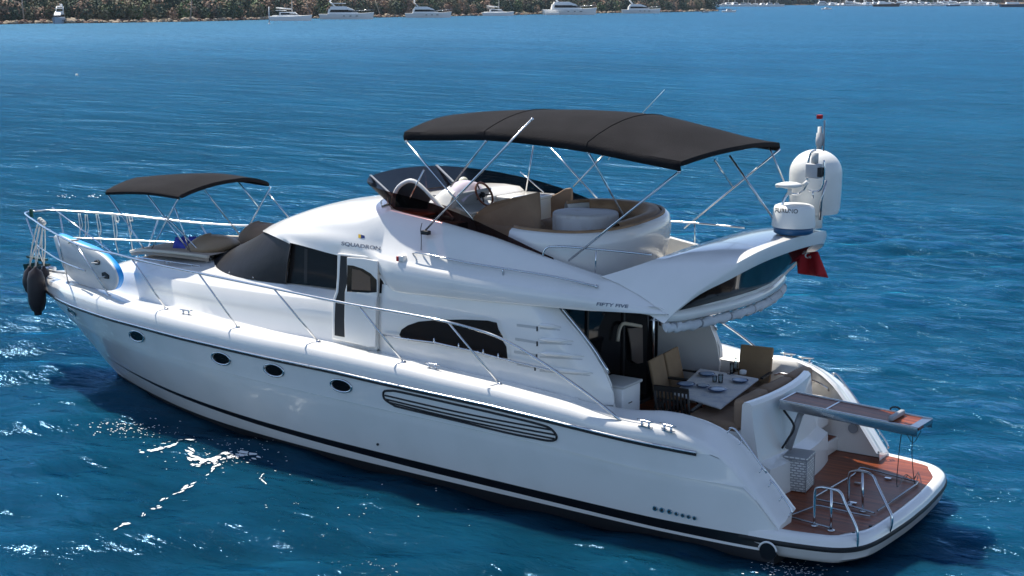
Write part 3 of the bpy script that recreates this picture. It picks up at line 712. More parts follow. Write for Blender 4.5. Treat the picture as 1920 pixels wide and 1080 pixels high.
# exhaust and bilge outlets
for a, b, r_ in [(1229, 953, .035), (1242, 956, .035), (1256, 959, .035), (1269, 963, .028), (1281, 966, .028), (1292, 968.5, .028), (1303, 971, .028), (709, 833, .02)]:
    p = hit(BV, a, b, 0); q = MB(); q.tube([p, p+Vector((0, .02, 0))], r_, 12); o = q.build('hull_outlet', CHR if r_ > .02 else DGR, Y)
    if r_ > .02: q = MB(); q.tube([p+Vector((0, .015, 0)), p+Vector((0, .023, 0))], r_*.6, 10); q.build('outlet_bore', DGR, o)
# lettering
def letter(s, x0, y0, x1, y1, hgt, m_, off, par, name, bvh=None, bold=.02, shear=0.0, hx=0.0):
    V, F = text_verts(s, bold, shear); q = MB(); W = []
    for u, v in V:
        W.append(hit(bvh or BV, x0+(x1-x0)*u+hx*v, y0+(y1-y0)*u-hgt*v, off))
    q.add([p or Vector((0, 0, 0)) for p in W], [f for f in F if all(W[i] is not None for i in f)], 0, False)
    return q.build(name, m_, par, recalc=False)
letter('SQUADRON', 640, 461, 714, 471, 8.5, mat('lettering_grey', (.16, .18, .22), .4), .004, Y, 'lettering', bold=.03, shear=.1)
letter('FIFTY FIVE', 1118, 573, 1179, 578, 6.5, bpy.data.materials['lettering_grey'], .004, Y, 'lettering', bold=.03, shear=.2)
onshell([(672, 439), (677, 440), (677, 447), (672, 446)], .004, YEL, 'badge', Y, 3)
onshell([(677, 440), (684, 442), (684, 446.5), (677, 447)], .004, NAVY, 'badge', Y, 3)

# ------------------------------------------------------------------ rails
q = MB()
def Pr(pts): return [Vector(p) for p in pts]
top = [(18.02, 0, 2.95), (17.95, .22, 2.95), (17.6, .44, 2.94), (17.1, .68, 2.92), (16.4, 1.00, 2.88)]
top = Pr(top)
RG = lambda x: (G(x) if x > 16 else Gs(x))+.02
for a, b in ((132, 453), (168, 466), (211, 475), (246, 484), (300, 497), (372, 512), (445, 527), (513, 541), (590, 557), (672, 573), (760, 588), (840, 604)): top.append(uns(a, b, RG))
RG2 = lambda x: Gs(x)-.10
for a, b in ((900, 620), (940, 635), (985, 659), (1040, 695), (1105, 741), (1163, 788)): top.append(uns(a, b, RG2))
for s_ in (1, -1):
    q = MB(); q.tube([Vector((p.x, s_*p.y, p.z)) for p in cr(top, 4)], .019, 8); q.build('side_rail' if s_ else '', CHR, Y)
    mid_r = [(17.75, .14, 2.45), (17.3, .50, 2.42), (16.6, .86, 2.40), (15.6, 1.32, 2.38), (14.6, 1.64, 2.36)]
    if s_ < 0: mid_r += [(13, 2.0, 2.36), (11.5, 2.2, 2.34), (10, 2.33, 2.32), (8.5, 2.38, 2.3)]
    q = MB(); q.tube([(x, s_*y, z) for x, y, z in cr(Pr(mid_r), 3)], .015, 8); q.build('lower_rail', CHR, Y)
BVD = bvh_of([DECK, TRUNK])
stan = [((85, 449), (100, 510)), ((100, 455), (128, 530)), ((145, 459), (205, 554)), ((246, 484), (312, 580)), ((372, 512), (446, 614)), ((513, 541), (597, 641)), ((672, 573), (757, 679)), ((840, 604), (937, 720))]
topc = cr(top, 4)
for i, (a, b) in enumerate(stan):
    p = hit(BVD, *b) if i > 0 else Vector((17.35, .28, 1.83))
    if i == 0: t_ = Vector((17.7, .40, 2.9))
    else:
        t_ = min(topc, key=lambda v: (Vector(pr_(v))-Vector(a)).length) if False else None
    # top on the rail nearest along the seen line
    if t_ is None:
        best = None
        for v in topc:
            d = np.array(v)-CAM; wz = d@FW; qx, qy = 960+FPX*(d@RT)/wz, 540-FPX*(d@UP)/wz
            e = (qx-a[0])**2+(qy-a[1])**2
            if best is None or e < best[0]: best = (e, v)
        t_ = best[1]
    for s_ in (1, -1):
        q = MB(); q.tube([(p.x, s_*p.y, p.z), (t_.x, s_*t_.y, t_.z)], .014, 8); q.lathe([(.001, .03), (.035, .02), (.04, 0)], (p.x, s_*p.y, p.z-.003), 10)
        q.build('stanchion', CHR, Y)
q = MB(); q.tube([un(98, 389, y=0), un(140, 421, y=.1), un(213, 475, y=.25)], .014, 6); q.build('pulpit_brace', CHR, Y)
# grab rail along the saloon
P = [hit(BV, a, b, .05) for a, b in ((722, 627), (770, 635), (820, 641), (900, 659), (960, 675), (1046, 695))]
q = MB(); q.tube(P, .012, 6)
for p in P: q.ball(p, .024, n=8)
for a, b in ((818, 641), (864, 651), (910, 662), (938, 670)):
    p = hit(BV, a, b, .05); q.tube([p, p+Vector((0, 0, .07))], [.02, .008], 6)
q.build('grab_rail', CHR, Y)
# low rail on the brow
P = [hit(BV, a, b, .0) for a, b in ((781, 486), (870, 504), (943, 516), (1040, 532), (1118, 541))]
q = MB(); q.tube([P[0]]+[p+Vector((0, .01, .10)) for p in P[:-1]]+[P[-1]+Vector((0, 0, .03))], .012, 6, smooth_pts=3)
q.tube([P[2], P[2]+Vector((0, .01, .10))], .010, 6)
q.ball(P[-1]+Vector((0, 0, .03)), .025, n=8); q.build('brow_rail', CHR, Y)
# rails round the flybridge well aft
for s_ in (1, -1):
    P = Pr([(5.15, 1.50, 3.50), (5.12, 1.49, 3.60), (4.95, 1.48, 3.66), (4.2, 1.47, 3.68), (3.45, 1.45, 3.68)])
    q = MB(); q.tube([(p.x, s_*p.y, p.z) for p in cr(P, 3)], .014, 8); q.tube([(4.3, s_*1.49, 3.36), (4.3, s_*1.47, 3.68)], .01, 6); q.build('flybridge_rail', CHR, Y)
# handrails on the quarter wings
for s_ in (1, -1):
    for A_ in ([(2.1, 1.50), (2.02, 1.50), (1.9, 1.38), (1.72, 1.18), (1.55, .98)], [(1.50, .90), (1.42, .84), (1.32, .72), (1.22, .60), (1.17, .50)]):
        q = MB(); P = cr([Vector((x, s_*1.74, z+.06)) for x, z in A_], 3); q.tube(P, .013, 8)
        for p in (P[1], P[len(P)//2], P[-2]): q.tube([p, p+Vector((.02, s_*.06, -.06))], .010, 6)
        q.build('boarding_handrail', CHR, Y)
# cleats and fairleads
def cleat(x, y, z, rz, L_=.26):
    q = MB(); M = Matrix.Rotation(rz, 3, 'Z'); c = Vector((x, y, z))
    for d in (-.055, .055): q.tube([c+M@Vector((d, 0, 0)), c+M@Vector((d, 0, .07))], .017, 8)
    q.tube([c+M@Vector((-L_/2, 0, .082)), c+M@Vector((-L_/4, 0, .075)), c+M@Vector((L_/4, 0, .075)), c+M@Vector((L_/2, 0, .082))], [.010, .016, .016, .010], 8)
    q.box(c+Vector((0, 0, .004)), (.2, .06, .012), rz); q.build('cleat', CHR, Y)
for a, b in ((349, 590), (811, 692), (1252, 808), (1210, 800)):
    p = hit(BVD, a, b)
    cleat(p.x, p.y, p.z-.003, math.atan2(-(Gs(p.x-.3)-Gs(p.x+.3)), .6)*-1)
    cleat(p.x, -p.y, p.z-.003, math.atan2(-(Gs(p.x-.3)-Gs(p.x+.3)), .6))
# horn / red side lamp
p = hit(BV, 755, 487, .03); q = MB(); q.box(p, (.12, .10, .10), bev=.025); o = q.build('side_lamp', GEL, Y)
q = MB(); q.box(p+Vector((.045, .045, -.005)), (.045, .03, .075), bev=.01); q.build('lamp_lens', REDM, o)
p = hit(BV, 1128, 547, .0)
# aerials
q = MB(); q.tube([un(1203, 214, y=-1.3), un(1246, 168, y=-1.35)], [.006, .003], 6); q.tube([un(1203, 214, y=-1.3), un(1140, 300, y=-1.3)], .006, 6); q.build('whip_aerial', WHT, Y)

# ------------------------------------------------------------------ flybridge fittings
# dash moulding and helm
def fp(a, b, z): return un(a, b, z=z)
q = MB()
dash = [[(8.30, y, 4.02), (8.1, y, 4.05), (7.75, y, 4.06), (7.45, y, 4.04), (7.36, y, 3.98), (7.32, y, 3.1)] for y in (-1.36, -1.0, -.4, .2, .42)]
q.grid([[Vector(p) for p in r_] for r_ in dash], 0); q.add([Vector(p) for p in dash[-1]]+[Vector((8.3, .42, 3.1))], [list(range(7))], 0, False)
q.add([Vector(p) for p in dash[0]]+[Vector((8.3, -1.36, 3.1))], [list(range(7))[::-1]], 0, False)
DASH = q.build('helm_dash', GEL, Y, auto=40)
q = MB(); q.box((7.2, -.95, 3.94), (.9, .8, .06), bev=.02); q.box((7.2, -.95, 3.5), (.86, .76, .84)); q.build('dash_side_locker', GEL, Y)
q = MB()     # instrument pod
hc = Vector((7.25, .22, 3.98))
prof = [[Vector((7.62, hc.y+w_*s1, 3.98)) for s1 in (-1, -.5, 0, .5, 1)] for w_ in (.42,)]
q.loft([[(7.75, -.28, 3.98), (7.75, -.1, 4.06), (7.75, .22, 4.10), (7.75, .54, 4.06), (7.75, .70, 3.98)],
        [(7.55, -.30, 4.00), (7.55, -.15, 4.18), (7.55, .22, 4.25), (7.55, .58, 4.17), (7.55, .74, 3.98)],
        [(7.36, -.28, 4.00), (7.36, -.15, 4.16), (7.36, .22, 4.23), (7.36, .56, 4.15), (7.36, .72, 3.95)]], 3, 4)
POD = q.build('instrument_hood', GEL, Y)
q = MB(); q.box((7.30, .22, 4.03), (.05, .86, .30), M=Matrix.Rotation(R(-35), 3, 'Y'), bev=.02); q.build('instrument_panel', SILV, POD)
q = MB(); q.box((7.20, .12, 3.88), (.34, .9, .04), M=Matrix.Rotation(R(-14), 3, 'Y'), bev=.01); q.build('switch_panel', LGR, POD)
q = MB(); q.loft([[(7.5, -.2, 4.22), (7.5, .1, 4.28), (7.5, .4, 4.26), (7.5, .62, 4.12)], [(7.36, -.16, 4.16), (7.34, .1, 4.26), (7.34, .4, 4.24), (7.34, .6, 4.10)], [(7.25, -.1, 4.04), (7.2, .12, 4.10), (7.2, .38, 4.10), (7.24, .5, 4.0)]], 3, 3)
q.build('hood_cover', PURP, POD)
q = MB(); wc = un(908, 364, y=.05); Mw = Matrix.Rotation(R(-62), 3, 'Y')
q.tube([wc+Mw@Vector((.19*math.cos(t), .19*math.sin(t), 0)) for t in np.linspace(0, 2*math.pi, 33)], .018, 8, cap=False)
WH = q.build('steering_wheel', WOODR, Y)
q = MB()
for k in range(3):
    t = 2*math.pi*k/3+.4; q.tube([wc-Mw@Vector((0, 0, .04)), wc+Mw@Vector((.185*math.cos(t), .185*math.sin(t), 0))], .012, 6)
q.ball(wc-Mw@Vector((0, 0, .03)), .045, n=10); q.tube([wc, wc-Mw@Vector((0, 0, .2))], .03, 8); q.build('wheel_spoke', DGR, WH)
q = MB(); p = un(869, 347, y=-.25); q.ball(p+Vector((0, 0, .05)), .082, n=16); q.tube([p-Vector((0, 0, .22)), p-Vector((0, 0, .05)), p], [.11, .07, .06], 14); q.build('searchlight', mat('cream_plastic', (.66, .66, .55), .4), Y)
# hooped companionway cover on the port side
q = MB(); A0 = [(737, 388), (739, 368), (748, 350), (764, 340), (778, 341), (795, 355), (815, 376), (838, 400), (850, 412)]
P = [un(a, b, y=.95-.02*i) for i, (a, b) in enumerate(A0)]; q.tube(P, .035, 8, smooth_pts=4); HP = q.build('companionway_hoop', GEL, Y)
q = MB(); q.prism([un(a, b, y=.90) for a, b in ((739, 388), (741, 368), (750, 352), (765, 343), (777, 344), (793, 358), (805, 372), (800, 392))], (0, -.02, 0)); q.build('hoop_screen', DGR, HP)
q = MB(); q.box((7.75, 1.05, 3.80), (.62, .5, .14), bev=.05); q.build('companion_seat', WOODR, Y)
q = MB(); q.box((7.55, 1.0, 3.42), (1.1, .6, .66), bev=.03); q.build('companion_seat_base', mat('dark_locker', (.03, .03, .035), .5), Y)
# tall seat backs under brown covers
def screen(P, th, name, bulge=.0):
    q = MB(); poly = [Vector(p) for p in P]; c = sum(poly, Vector())/len(poly)
    q.prism(poly, Vector((0, -th, 0))); o = q.build(name, TAUP, Y)
    md = o.modifiers.new('b', 'BEVEL'); md.width = .025; md.segments = 3; md.limit_method = 'ANGLE'; return o
P = [(883, 412, .42), (893, 399, .44), (908, 388, .5), (925, 379, .52), (950, 373, .5), (985, 366, .42), (1009, 360, .34), (1011, 400, .34), (1010, 440, .34), (1000, 450, .36), (950, 452, .45), (900, 440, .44)]
screen([un(a, b, y=yy) for a, b, yy in P], .07, 'helm_seat_back')
P = [(1013, 372, -1.22), (1030, 369, -1.24), (1045, 362, -1.26), (1058, 354, -1.28), (1068, 352, -1.3), (1071, 356, -1.3), (1071, 410, -1.3), (1060, 420, -1.3), (1013, 420, -1.22)]
screen([un(a, b, y=yy) for a, b, yy in P], .07, 'navigator_seat_back')
q = MB(); q.box((6.6, .12, 3.45), (.9, .6, .5), bev=.08); q.box((6.1, -.65, 3.45), (.7, .7, .5), bev=.08); q.build('helm_seat', TAUP, Y, split=True)
# dinette pod
def rimc(off=0, z=3.93, n=48, d=0):
    tilt_ = lambda y: -.105+.05*(1.34-y) if z > 3.2 else 0
    out = []
    for k in range(n+1):
        t = -math.pi*.62+(2*math.pi*.62+math.pi*.18)*k/n
        # superellipse, open towards the bow on the port side
        cx_, a_, b_ = 5.35, 1.08+off, 1.34+off
        t2 = t+math.pi
        e = 2/2.6; cc, ss = math.cos(t2), math.sin(t2)
        yy_ = .02+b_*abs(ss)**e*math.copysign(1, ss); out.append(Vector((cx_+a_*abs(cc)**e*math.copysign(1, cc), yy_, z+d+tilt_(yy_))))
    return out
q = MB()
def drop(P, k): 
    return P
outer = [rimc(o_, z_) for o_, z_ in ((-.10, 3.08), (-.02, 3.3), (.03, 3.55), (.04, 3.75), (.01, 3.88), (-.03, 3.92))]
inner = [rimc(o_, z_) for o_, z_ in ((-.03, 3.92), (-.08, 3.915), (-.12, 3.86), (-.14, 3.3))]
q.grid(outer+inner[1:], 0); TUB = q.build('dinette_pod', GEL, Y, auto=60)
q = MB(); q.tube(rimc(-.075, 3.925), .03, 8); q.build('pod_piping', BRN, TUB)
q = MB(); q.grid([rimc(-.10, 3.90)[17:45], rimc(-.15, 3.975)[17:45], rimc(-.26, 3.975)[17:45], rimc(-.34, 3.88)[17:45], rimc(-.32, 3.52)[17:45]], 0); q.build('dinette_backrest', BRN, Y)
q = MB(); q.grid([rimc(-.27, 3.46)[:40], rimc(-.28, 3.53)[:40], rimc(-.55, 3.54)[:40], rimc(-.62, 3.50)[:40], rimc(-.62, 3.1)[:40]], 0); q.build('dinette_seat', BRN, Y)
q = MB(); q.grid([rimc(-.60, 3.47)[:40], rimc(-.64, 3.47)[:40], rimc(-.64, 3.06)[:40]], 0); q.build('dinette_base', CREAM, Y)
# covered round table on the flybridge
tc_ = un(1098, 397, z=3.86); TB = thing('covered_table', (tc_.x, tc_.y, 3.06), 'round table under a pale grey fitted cloth on the flybridge', 'table')
q = MB(); n = 72
def sk(r, z, wv): return [Vector((tc_.x+(r+wv*math.sin(k*1.7)+wv*.6*math.sin(k*.9+1))*math.cos(2*math.pi*k/n), tc_.y+(r+wv*math.sin(k*1.7)+wv*.6*math.sin(k*.9+1))*math.sin(2*math.pi*k/n), z)) for k in range(n)]
q.grid([sk(.001, 3.865, 0), sk(.3, 3.865, 0), sk(.485, 3.86, 0), sk(.50, 3.845, 0), sk(.505, 3.81, .001), sk(.503, 3.73, .004), sk(.497, 3.60, .008), sk(.49, 3.46, .012)], 0, closed=True); q.build('table_cloth', CLOTH, TB)
q = MB(); q.tube([(tc_.x, tc_.y, 3.06), (tc_.x, tc_.y, 3.85)], .06, 14); q.lathe([(.22, 3.065), (.22, 3.09), (.08, 3.12)], (tc_.x, tc_.y, 0), 20); q.build('pedestal', CHR, TB)

# ------------------------------------------------------------------ biminis
def canopy(port, ridge, name, m_, val=.13, stb=None, nose=0):
    """port: lower hem of the port edge (fore to aft); ridge: centreline; mirrored"""
    rows = []
    for p, r_ in zip(port, ridge):
        p = Vector(p); r_ = Vector(r_); k = r_.z-(p.z+val)
        s = [p, p+Vector((0, .012, val*.55)), p+Vector((0, -.02, val))]
        for t in (.18, .4, .62, .82, 1):
            a = p+Vector((0, -.02, val)); s.append(Vector((a.x+(r_.x-a.x)*t, a.y+(0-a.y)*t, a.z+(r_.z-a.z)*(1-(1-t)**2.0))))
        rows.append(s+[Vector((v.x, -v.y, v.z)) for v in s[:-1][::-1]])
    cols = [cr([r_[j] for r_ in rows], 5) for j in range(len(rows[0]))]
    rows = [[c[i]-Vector((0, 0, .010*abs(math.sin(math.pi*i/10))*(1 if 1 < j else .3))) for j, c in enumerate(cols)] for i in range(len(cols[0]))]
    q = MB()
    f0 = [Vector((v.x+.03, v.y*.99, v.z-.09)) if 1 < j < len(rows[0])-2 else v for j, v in enumerate(rows[0])]
    a0 = [Vector((v.x-.02, v.y*.99, v.z-.06)) if 1 < j < len(rows[0])-2 else v for j, v in enumerate(rows[-1])]
    q.grid([f0]+rows+[a0], 0); o = q.build(name, m_, Y, auto=45); shell(o, .012, -1); return o, rows
bp_ = [(7.66, 1.42, 4.99), (6.95, 1.43, 5.03), (6.2, 1.44, 5.07), (5.3, 1.45, 5.055), (4.48, 1.46, 5.0), (3.7, 1.50, 4.92), (2.98, 1.56, 4.845)]
br_ = [(7.78, 0, 5.28), (7.1, 0, 5.37), (6.3, 0, 5.41), (5.4, 0, 5.45), (4.4, 0, 5.42), (3.6, 0, 5.28), (2.88, 0, 5.06)]
BIM, brow = canopy(bp_, br_, 'bimini_canopy', CANV)
for k in (10, 20):      # seams
    q = MB(); q.tube([v+Vector((0, 0, .004)) for v in brow[k]], .006, 5, cap=False); q.build('canopy_seam', CANV, BIM)
def pole(a, b, r_=.0135, par=None): q = MB(); q.tube([a, b], r_, 8); return q.build('pole', CHR, par)
B_ = lambda x, y, z: Vector((x, y, z))
YP = 1.44
pole(un(762, 266, y=YP), un(890, 416, y=1.36), par=BIM)
pole(un(911, 265, y=YP), un(845, 350, y=.9), par=BIM)
pole(un(998, 223, y=1.47), un(798, 431, y=1.62), .016, BIM)
pole(un(796, 312, y=-.9), un(801, 362, y=-.9), .010, BIM)
pole(un(795, 318, y=1.1), un(768, 372, y=1.1), .012, BIM)
pole(un(1000, 273, y=-YP), un(986, 360, y=-1.3), .012, BIM)
pole(un(1033, 278, y=-YP), un(1131, 384, y=-1.42), par=BIM)
pole(un(975, 322, y=-1.42), un(1020, 361, y=-1.4), .011, BIM)
pole(un(1131, 291, y=-YP), un(1075, 350, y=-1.4), .012, BIM)
pole(un(1103, 286, y=YP), un(1168, 402, y=.9), par=BIM)
pole(un(1273, 322, y=YP), un(1066, 489, y=1.52), .016, BIM)
pole(un(1463, 280, y=-1.46), un(1283, 428, y=-1.50), .016, BIM)
pole(un(1340, 300, y=-.2), un(1375, 352, y=-1.47), .012, BIM)
pole(un(1368, 292, y=-.35), un(1455, 417, y=-.35), .016, BIM)
pole(un(1441, 272, y=-1.2), un(1472, 345, y=-1.2), .014, BIM)
q = MB()
for a, b, yy in ((762, 266, YP), (911, 265, YP), (998, 224, 1.47), (1103, 286, YP), (1273, 322, YP)): q.ball(un(a, b, y=yy), .026, n=8)
q.build('pole_fitting', CHR, BIM, split=True)
p = un(798, 431, y=1.62); q = MB(); q.box(p+Vector((0, 0, -.04)), (.14, .08, .06), bev=.01)
q.tube([p+Vector((.05, .02, .1)), p+Vector((.07, .03, 0)), p+Vector((.05, .04, -.1)), p+Vector((.05, .05, -.3))], .006, 5, smooth_pts=3); q.build('pole_foot', DGR, BIM)
# foredeck bimini
cp = [(14.60, 1.10, 3.64), (14.0, 1.10, 3.70), (13.4, 1.10, 3.72), (12.75, 1.10, 3.70)]
cq = [(15.0, 0, 3.82), (14.2, 0, 3.93), (13.3, 0, 3.99), (12.5, 0, 3.97)]
BM2, br2 = canopy(cp, cq, 'foredeck_bimini', CANV, .085)
for a, b in [(((203, 366), 1.08), ((277, 477), .85)), (((277, 366), 1.08), ((364, 483), .80)), (((334, 372), 1.08), ((277, 480), .85)), (((328, 390), 1.08), ((361, 484), .85)),
             (((380, 352), .1), ((450, 441), -.85)), (((445, 339), -.75), ((485, 388), -1.05)), (((508, 350), -1.08), ((455, 444), -.85)), (((504, 363), -1.08), ((545, 412), -1.1)), (((310, 405), 0.9), ((390, 487), .8))]:
    pole(un(*a[0], y=a[1]), un(*b[0], y=b[1]), .012, BM2)

# ------------------------------------------------------------------ arch equipment
rc = Vector((2.17, -.28, 3.86)); 
RD = thing('radar_scanner', rc, 'round white radar scanner on a blue base, lettered in black, on the arch', 'radar')
q = MB(); q.lathe([(.001, .41), (.22, .405), (.265, .385), (.285, .34), (.292, .22), (.30, .12), (.298, .10), (.001, .10)], rc, 48); q.build('scanner_cover', RAD, RD, auto=50)
q = MB(); q.lathe([(.24, .0), (.27, .02), (.275, .11), (.001, .11)], rc, 40); q.build('scanner_base', mat('blue_base', (.02, .09, .20), .4), RD)
bvr = bvh_of([o for o in RD.children])
letter('FURUNO', 1453, 398, 1496, 400.5, 8, DGR, .002, RD, 'lettering', bvr, bold=.015, shear=.1)
dc = Vector((2.22, -1.12, 3.95))
DM = thing('satellite_dome', dc, 'tall white satellite dome standing behind the radar scanner', 'satellite dome')
rd = .37
q = MB(); q.lathe([(rd*math.sin(t), 4.62-3.95+rd*.90*math.cos(t)) for t in np.linspace(0.001, math.pi/2, 12)]+[(rd*1.0, .45), (rd*.97, .18), (rd*.9, .10), (.001, .08)], dc, 48); q.build('dome_shell', RAD, DM, auto=60)
q = MB(); q.tube([dc-Vector((0, 0, .12)), dc+Vector((0, 0, .12))], .12, 16); q.build('dome_foot', RAD, DM)
# antenna mast
MS = thing('antenna_mast', (2.3, -.15, 3.8), 'bent steel antenna mast with lamps and a small red flag on the arch', 'mast')
q = MB(); pb = un(1464, 418, y=-.1)
ya = -.35
pl = [pb, un(1465, 395, y=-.12), un(1470, 374, y=-.15), un(1478, 362, y=-.2)]
q.tube(pl, .019, 8, smooth_pts=4)
q.tube([un(1478, 362, y=-.2), un(1495, 364, y=ya), un(1505, 358, y=ya), un(1512, 345, y=ya), un(1514, 325, y=ya), un(1516, 302, y=ya), un(1521, 286, y=ya), un(1530, 281, y=ya)], .015, 8, smooth_pts=4)
q.tube([un(1545, 300, y=ya), un(1546, 320, y=ya), un(1543, 345, y=ya), un(1535, 358, y=ya), un(1515, 357, y=ya)], .013, 8, smooth_pts=4)
q.tube([un(1524, 372, y=ya), un(1524, 358, y=ya)], .012, 6)
q.build('bent_tube', CHR, MS)
q = MB(); q.tube([un(1544, 283, y=ya), un(1546, 226, y=ya)], .012, 8); q.build('whip', GRY, MS)
q = MB(); a = un(1537, 219, y=ya); q.box(a, (.07, .07, .055), bev=.008); q.build('pennant', RED, MS)
q = MB(); a = un(1536, 275, y=ya); q.lathe([(.001, .30), (.03, .30), (.03, .22), (.045, .215), (.045, .16), (.05, .155), (.05, .05), (.035, .04), (.035, 0), (.001, 0)], a-Vector((0, 0, .03)), 18); q.build('anchor_lamp', LGR, MS)
q = MB(); a = un(1528, 296, y=ya); q.tube([a-Vector((0, 0, .07)), a+Vector((0, 0, .07))], .05, 12); q.build('steaming_lamp', LGR, MS)
q = MB(); a = un(1526, 320, y=ya); q.box(a, (.20, .14, .20), bev=.015); bx_ = q.build('junction_box', SILV, MS)
q = MB(); q.box(a+Vector((-.11, .03, -.01)), (.06, .10, .13), bev=.01); q.build('lamp_front', DGR, bx_)
q = MB(); a = un(1481, 346, y=-.2); q.lathe([(.001, .035), (.10, .028), (.175, .008), (.17, -.02), (.08, -.05), (.001, -.05)], a, 32); q.tube([a-Vector((0, 0, .05)), a-Vector((0, 0, .14))], .03, 10); q.build('gps_disc', RAD, MS)
q = MB(); a = un(1457, 348, y=-.15); q.tube([a, a+Vector((-.12, 0, -.01))], .018, 8); q.ball(a, .03, n=8); b = un(1507, 347, y=-.25); q.tube([b, b+Vector((-.06, 0, .05))], .03, 8); q.build('loudhailer', RAD, MS, split=True)
q = MB(); q.tube([un(1537, 412, y=-.75), un(1540, 375, y=-.75), un(1549, 338, y=-.75)], [.02, .018, .018], 8); q.build('rod_holder', ALU, MS)
# ensign
f0 = un(1508, 470, y=-1.45)
FL = thing('ensign', f0, 'dark red flag with white crescent and star hanging below the arch', 'flag')
q = MB(); rows = []; c4 = [(1493, 482), (1522, 466), (1543, 488), (1552, 522), (1497, 512)]
def fq(u, v):   # bilinear over the seen flag with folds
    a = Vector((1493, 482)).lerp(Vector((1530, 466)), u); b = Vector((1496, 513)).lerp(Vector((1553, 521)), u)
    p = a.lerp(b, v); sag = 10*max(0, u-.55)*(1-v)
    return un(p.x+sag*.8, p.y+sag*1.2, y=-1.45+.05*math.sin(u*9+v*2)*(.4+v))
for i in range(13): rows.append([fq(i/12, j/8) for j in range(9)])
q.grid(rows, 0); fo = q.build('flag_cloth', RED, FL); shell(fo, .004, 0)
bvf = bvh_of([fo]); q = MB()
C0 = (1515, 479); 
cres = [(C0[0]+6.5*math.cos(t), C0[1]+5*math.sin(t)) for t in np.linspace(.9, 5.4, 14)]+[(C0[0]+1.6+5*math.cos(t), C0[1]+3.8*math.sin(t)) for t in np.linspace(5.2, 1.1, 12)]
patch(q, cres, bvf, .006, 2); star = [(1519+ (4 if k % 2 == 0 else 1.7)*math.cos(k*math.pi/5), 482+(3.6 if k % 2 == 0 else 1.5)*math.sin(k*math.pi/5)) for k in range(10)]
patch(q, star, bvf, .006, 2); q.build('crescent_and_star', WHT, FL, recalc=False)
q = MB(); q.tube([un(1484, 492, y=-1.45), un(1512, 466, y=-1.45)], .012, 6); q.build('flag_staff', WHT, FL)

# ------------------------------------------------------------------ stern fittings of the yacht
ZP = .40
q = MB()      # boarding ladder hoops
for (p0, p1, top_, down) in (((1527, 985), (1558, 994), [(1528, 925), (1536, 914), (1560, 917), (1576, 924), (1585, 945)], [(1604, 985), (1608, 1005), (1606, 1030), (1598, 1044)]),
                             ((1591, 945), (1618, 958), [(1592, 893), (1600, 884), (1618, 884), (1636, 892), (1645, 910)], [(1664, 950), (1672, 968), (1670, 990), (1660, 1008)])):
    a = un(*p0, z=ZP); b = un(*p1, z=ZP); xa = a.x
    n_ = Vector((b.x-a.x, b.y-a.y, 0)).normalized()
    # both posts and the arc stand in one vertical plane through the two feet
    def inpl(px, py):
        d = Vector(FW + RT*(px-960)/FPX + UP*(540-py)/FPX); nn = Vector((-n_.y, n_.x, 0))
        return Vector(CAM)+d*((a-Vector(CAM)).dot(nn)/d.dot(nn))
    q = MB(); q.tube([a]+[inpl(*c) for c in top_]+[inpl(*c) for c in down], .019, 8, smooth_pts=4); q.tube([b, inpl(top_[2][0]-1, top_[2][1]+1)], .017, 8)
    for p in (a, b): q.lathe([(.05, 0), (.05, .008), (.02, .015)], p, 14)
    q.build('ladder_hoop', CHR, Y)
def flat(px): return [un(a, b, z=ZP+.022) for a, b in px]
q = MB(); q.tube(flat([(1560, 990), (1540, 985), (1484, 970), (1482, 966), (1530, 948), (1537, 948), (1600, 962), (1632, 968)]), .012, 6); q.build('ladder_frame', ALU, Y)
q = MB(); q.tube(flat([(1640, 962), (1600, 950), (1530, 936), (1527, 932), (1600, 890), (1612, 877), (1620, 877), (1722, 904), (1718, 908), (1645, 958)]), .013, 6); q.build('bathing_frame', ALU, Y)
q = MB(); 
for a, b in ((1608, 906), (1600, 943), (1665, 897)): q.box(un(a, b, z=ZP+.012), (.09, .05, .02))
q.build('deck_latch', CHR, Y, split=True)
for a, b in ((1600, 1000), (1632, 987)):
    q = MB(); c = un(a, b, z=.395); q.tube([c+Vector((0, 0, -.02)), c+Vector((0, 0, .012))], .022, 10); q.build('platform_fitting', DGR, Y)
# gangway
PZ = 1.60
GA = Vector((1.97, .43, PZ)); GB = Vector((.06, .36, 1.50)); HA = Vector((1.97, -.10, PZ)); HB = Vector((.04, -.17, 1.50))
def gbox(a, b, w_, h_, mi=0, q=None, bev=0): q.box((a+b)/2, ((a-b).length, w_, h_), M=(a-b).to_track_quat('X', 'Z').to_matrix(), bev=bev, mi=mi)
q = MB(); gbox(GA, GB, .035, .13, q=q, bev=.008); gbox(HA, HB, .035, .13, q=q, bev=.008)
for t in (0, .34, .995): gbox(GA.lerp(GB, t)+Vector((0, 0, .03)), HA.lerp(HB, t)+Vector((0, 0, .03)), .03, .05, q=q)
gbox(GA.lerp(GB, .97)+Vector((0, 0, .045)), HA.lerp(HB, .97)+Vector((0, 0, .045)), .12, .02, q=q)
PS = q.build('gangway', ALU, Y)
q = MB(); c1 = (GA+HA)/2; c2_ = (GB+HB)/2; gbox(c1+Vector((0, 0, .035)), c2_+Vector((0, 0, .035)), .49, .03, q=q); q.build('gangway_teak', TEAK, PS)
q = MB(); gbox(GA.lerp(GB, .80)+Vector((0, -.05, .09)), HA.lerp(HB, .80)+Vector((0, .05, .09)), .07, .07, q=q, bev=.02); q.build('gangway_roller', GRY, PS)
q = MB(); q.tube([(1.72, .24, 1.53), (1.88, .30, .95)], [.04, .05], 12); q.tube([(1.66, .24, 1.56), (1.72, .24, 1.45)], .025, 8); q.build('lifting_ram', GRY, PS)
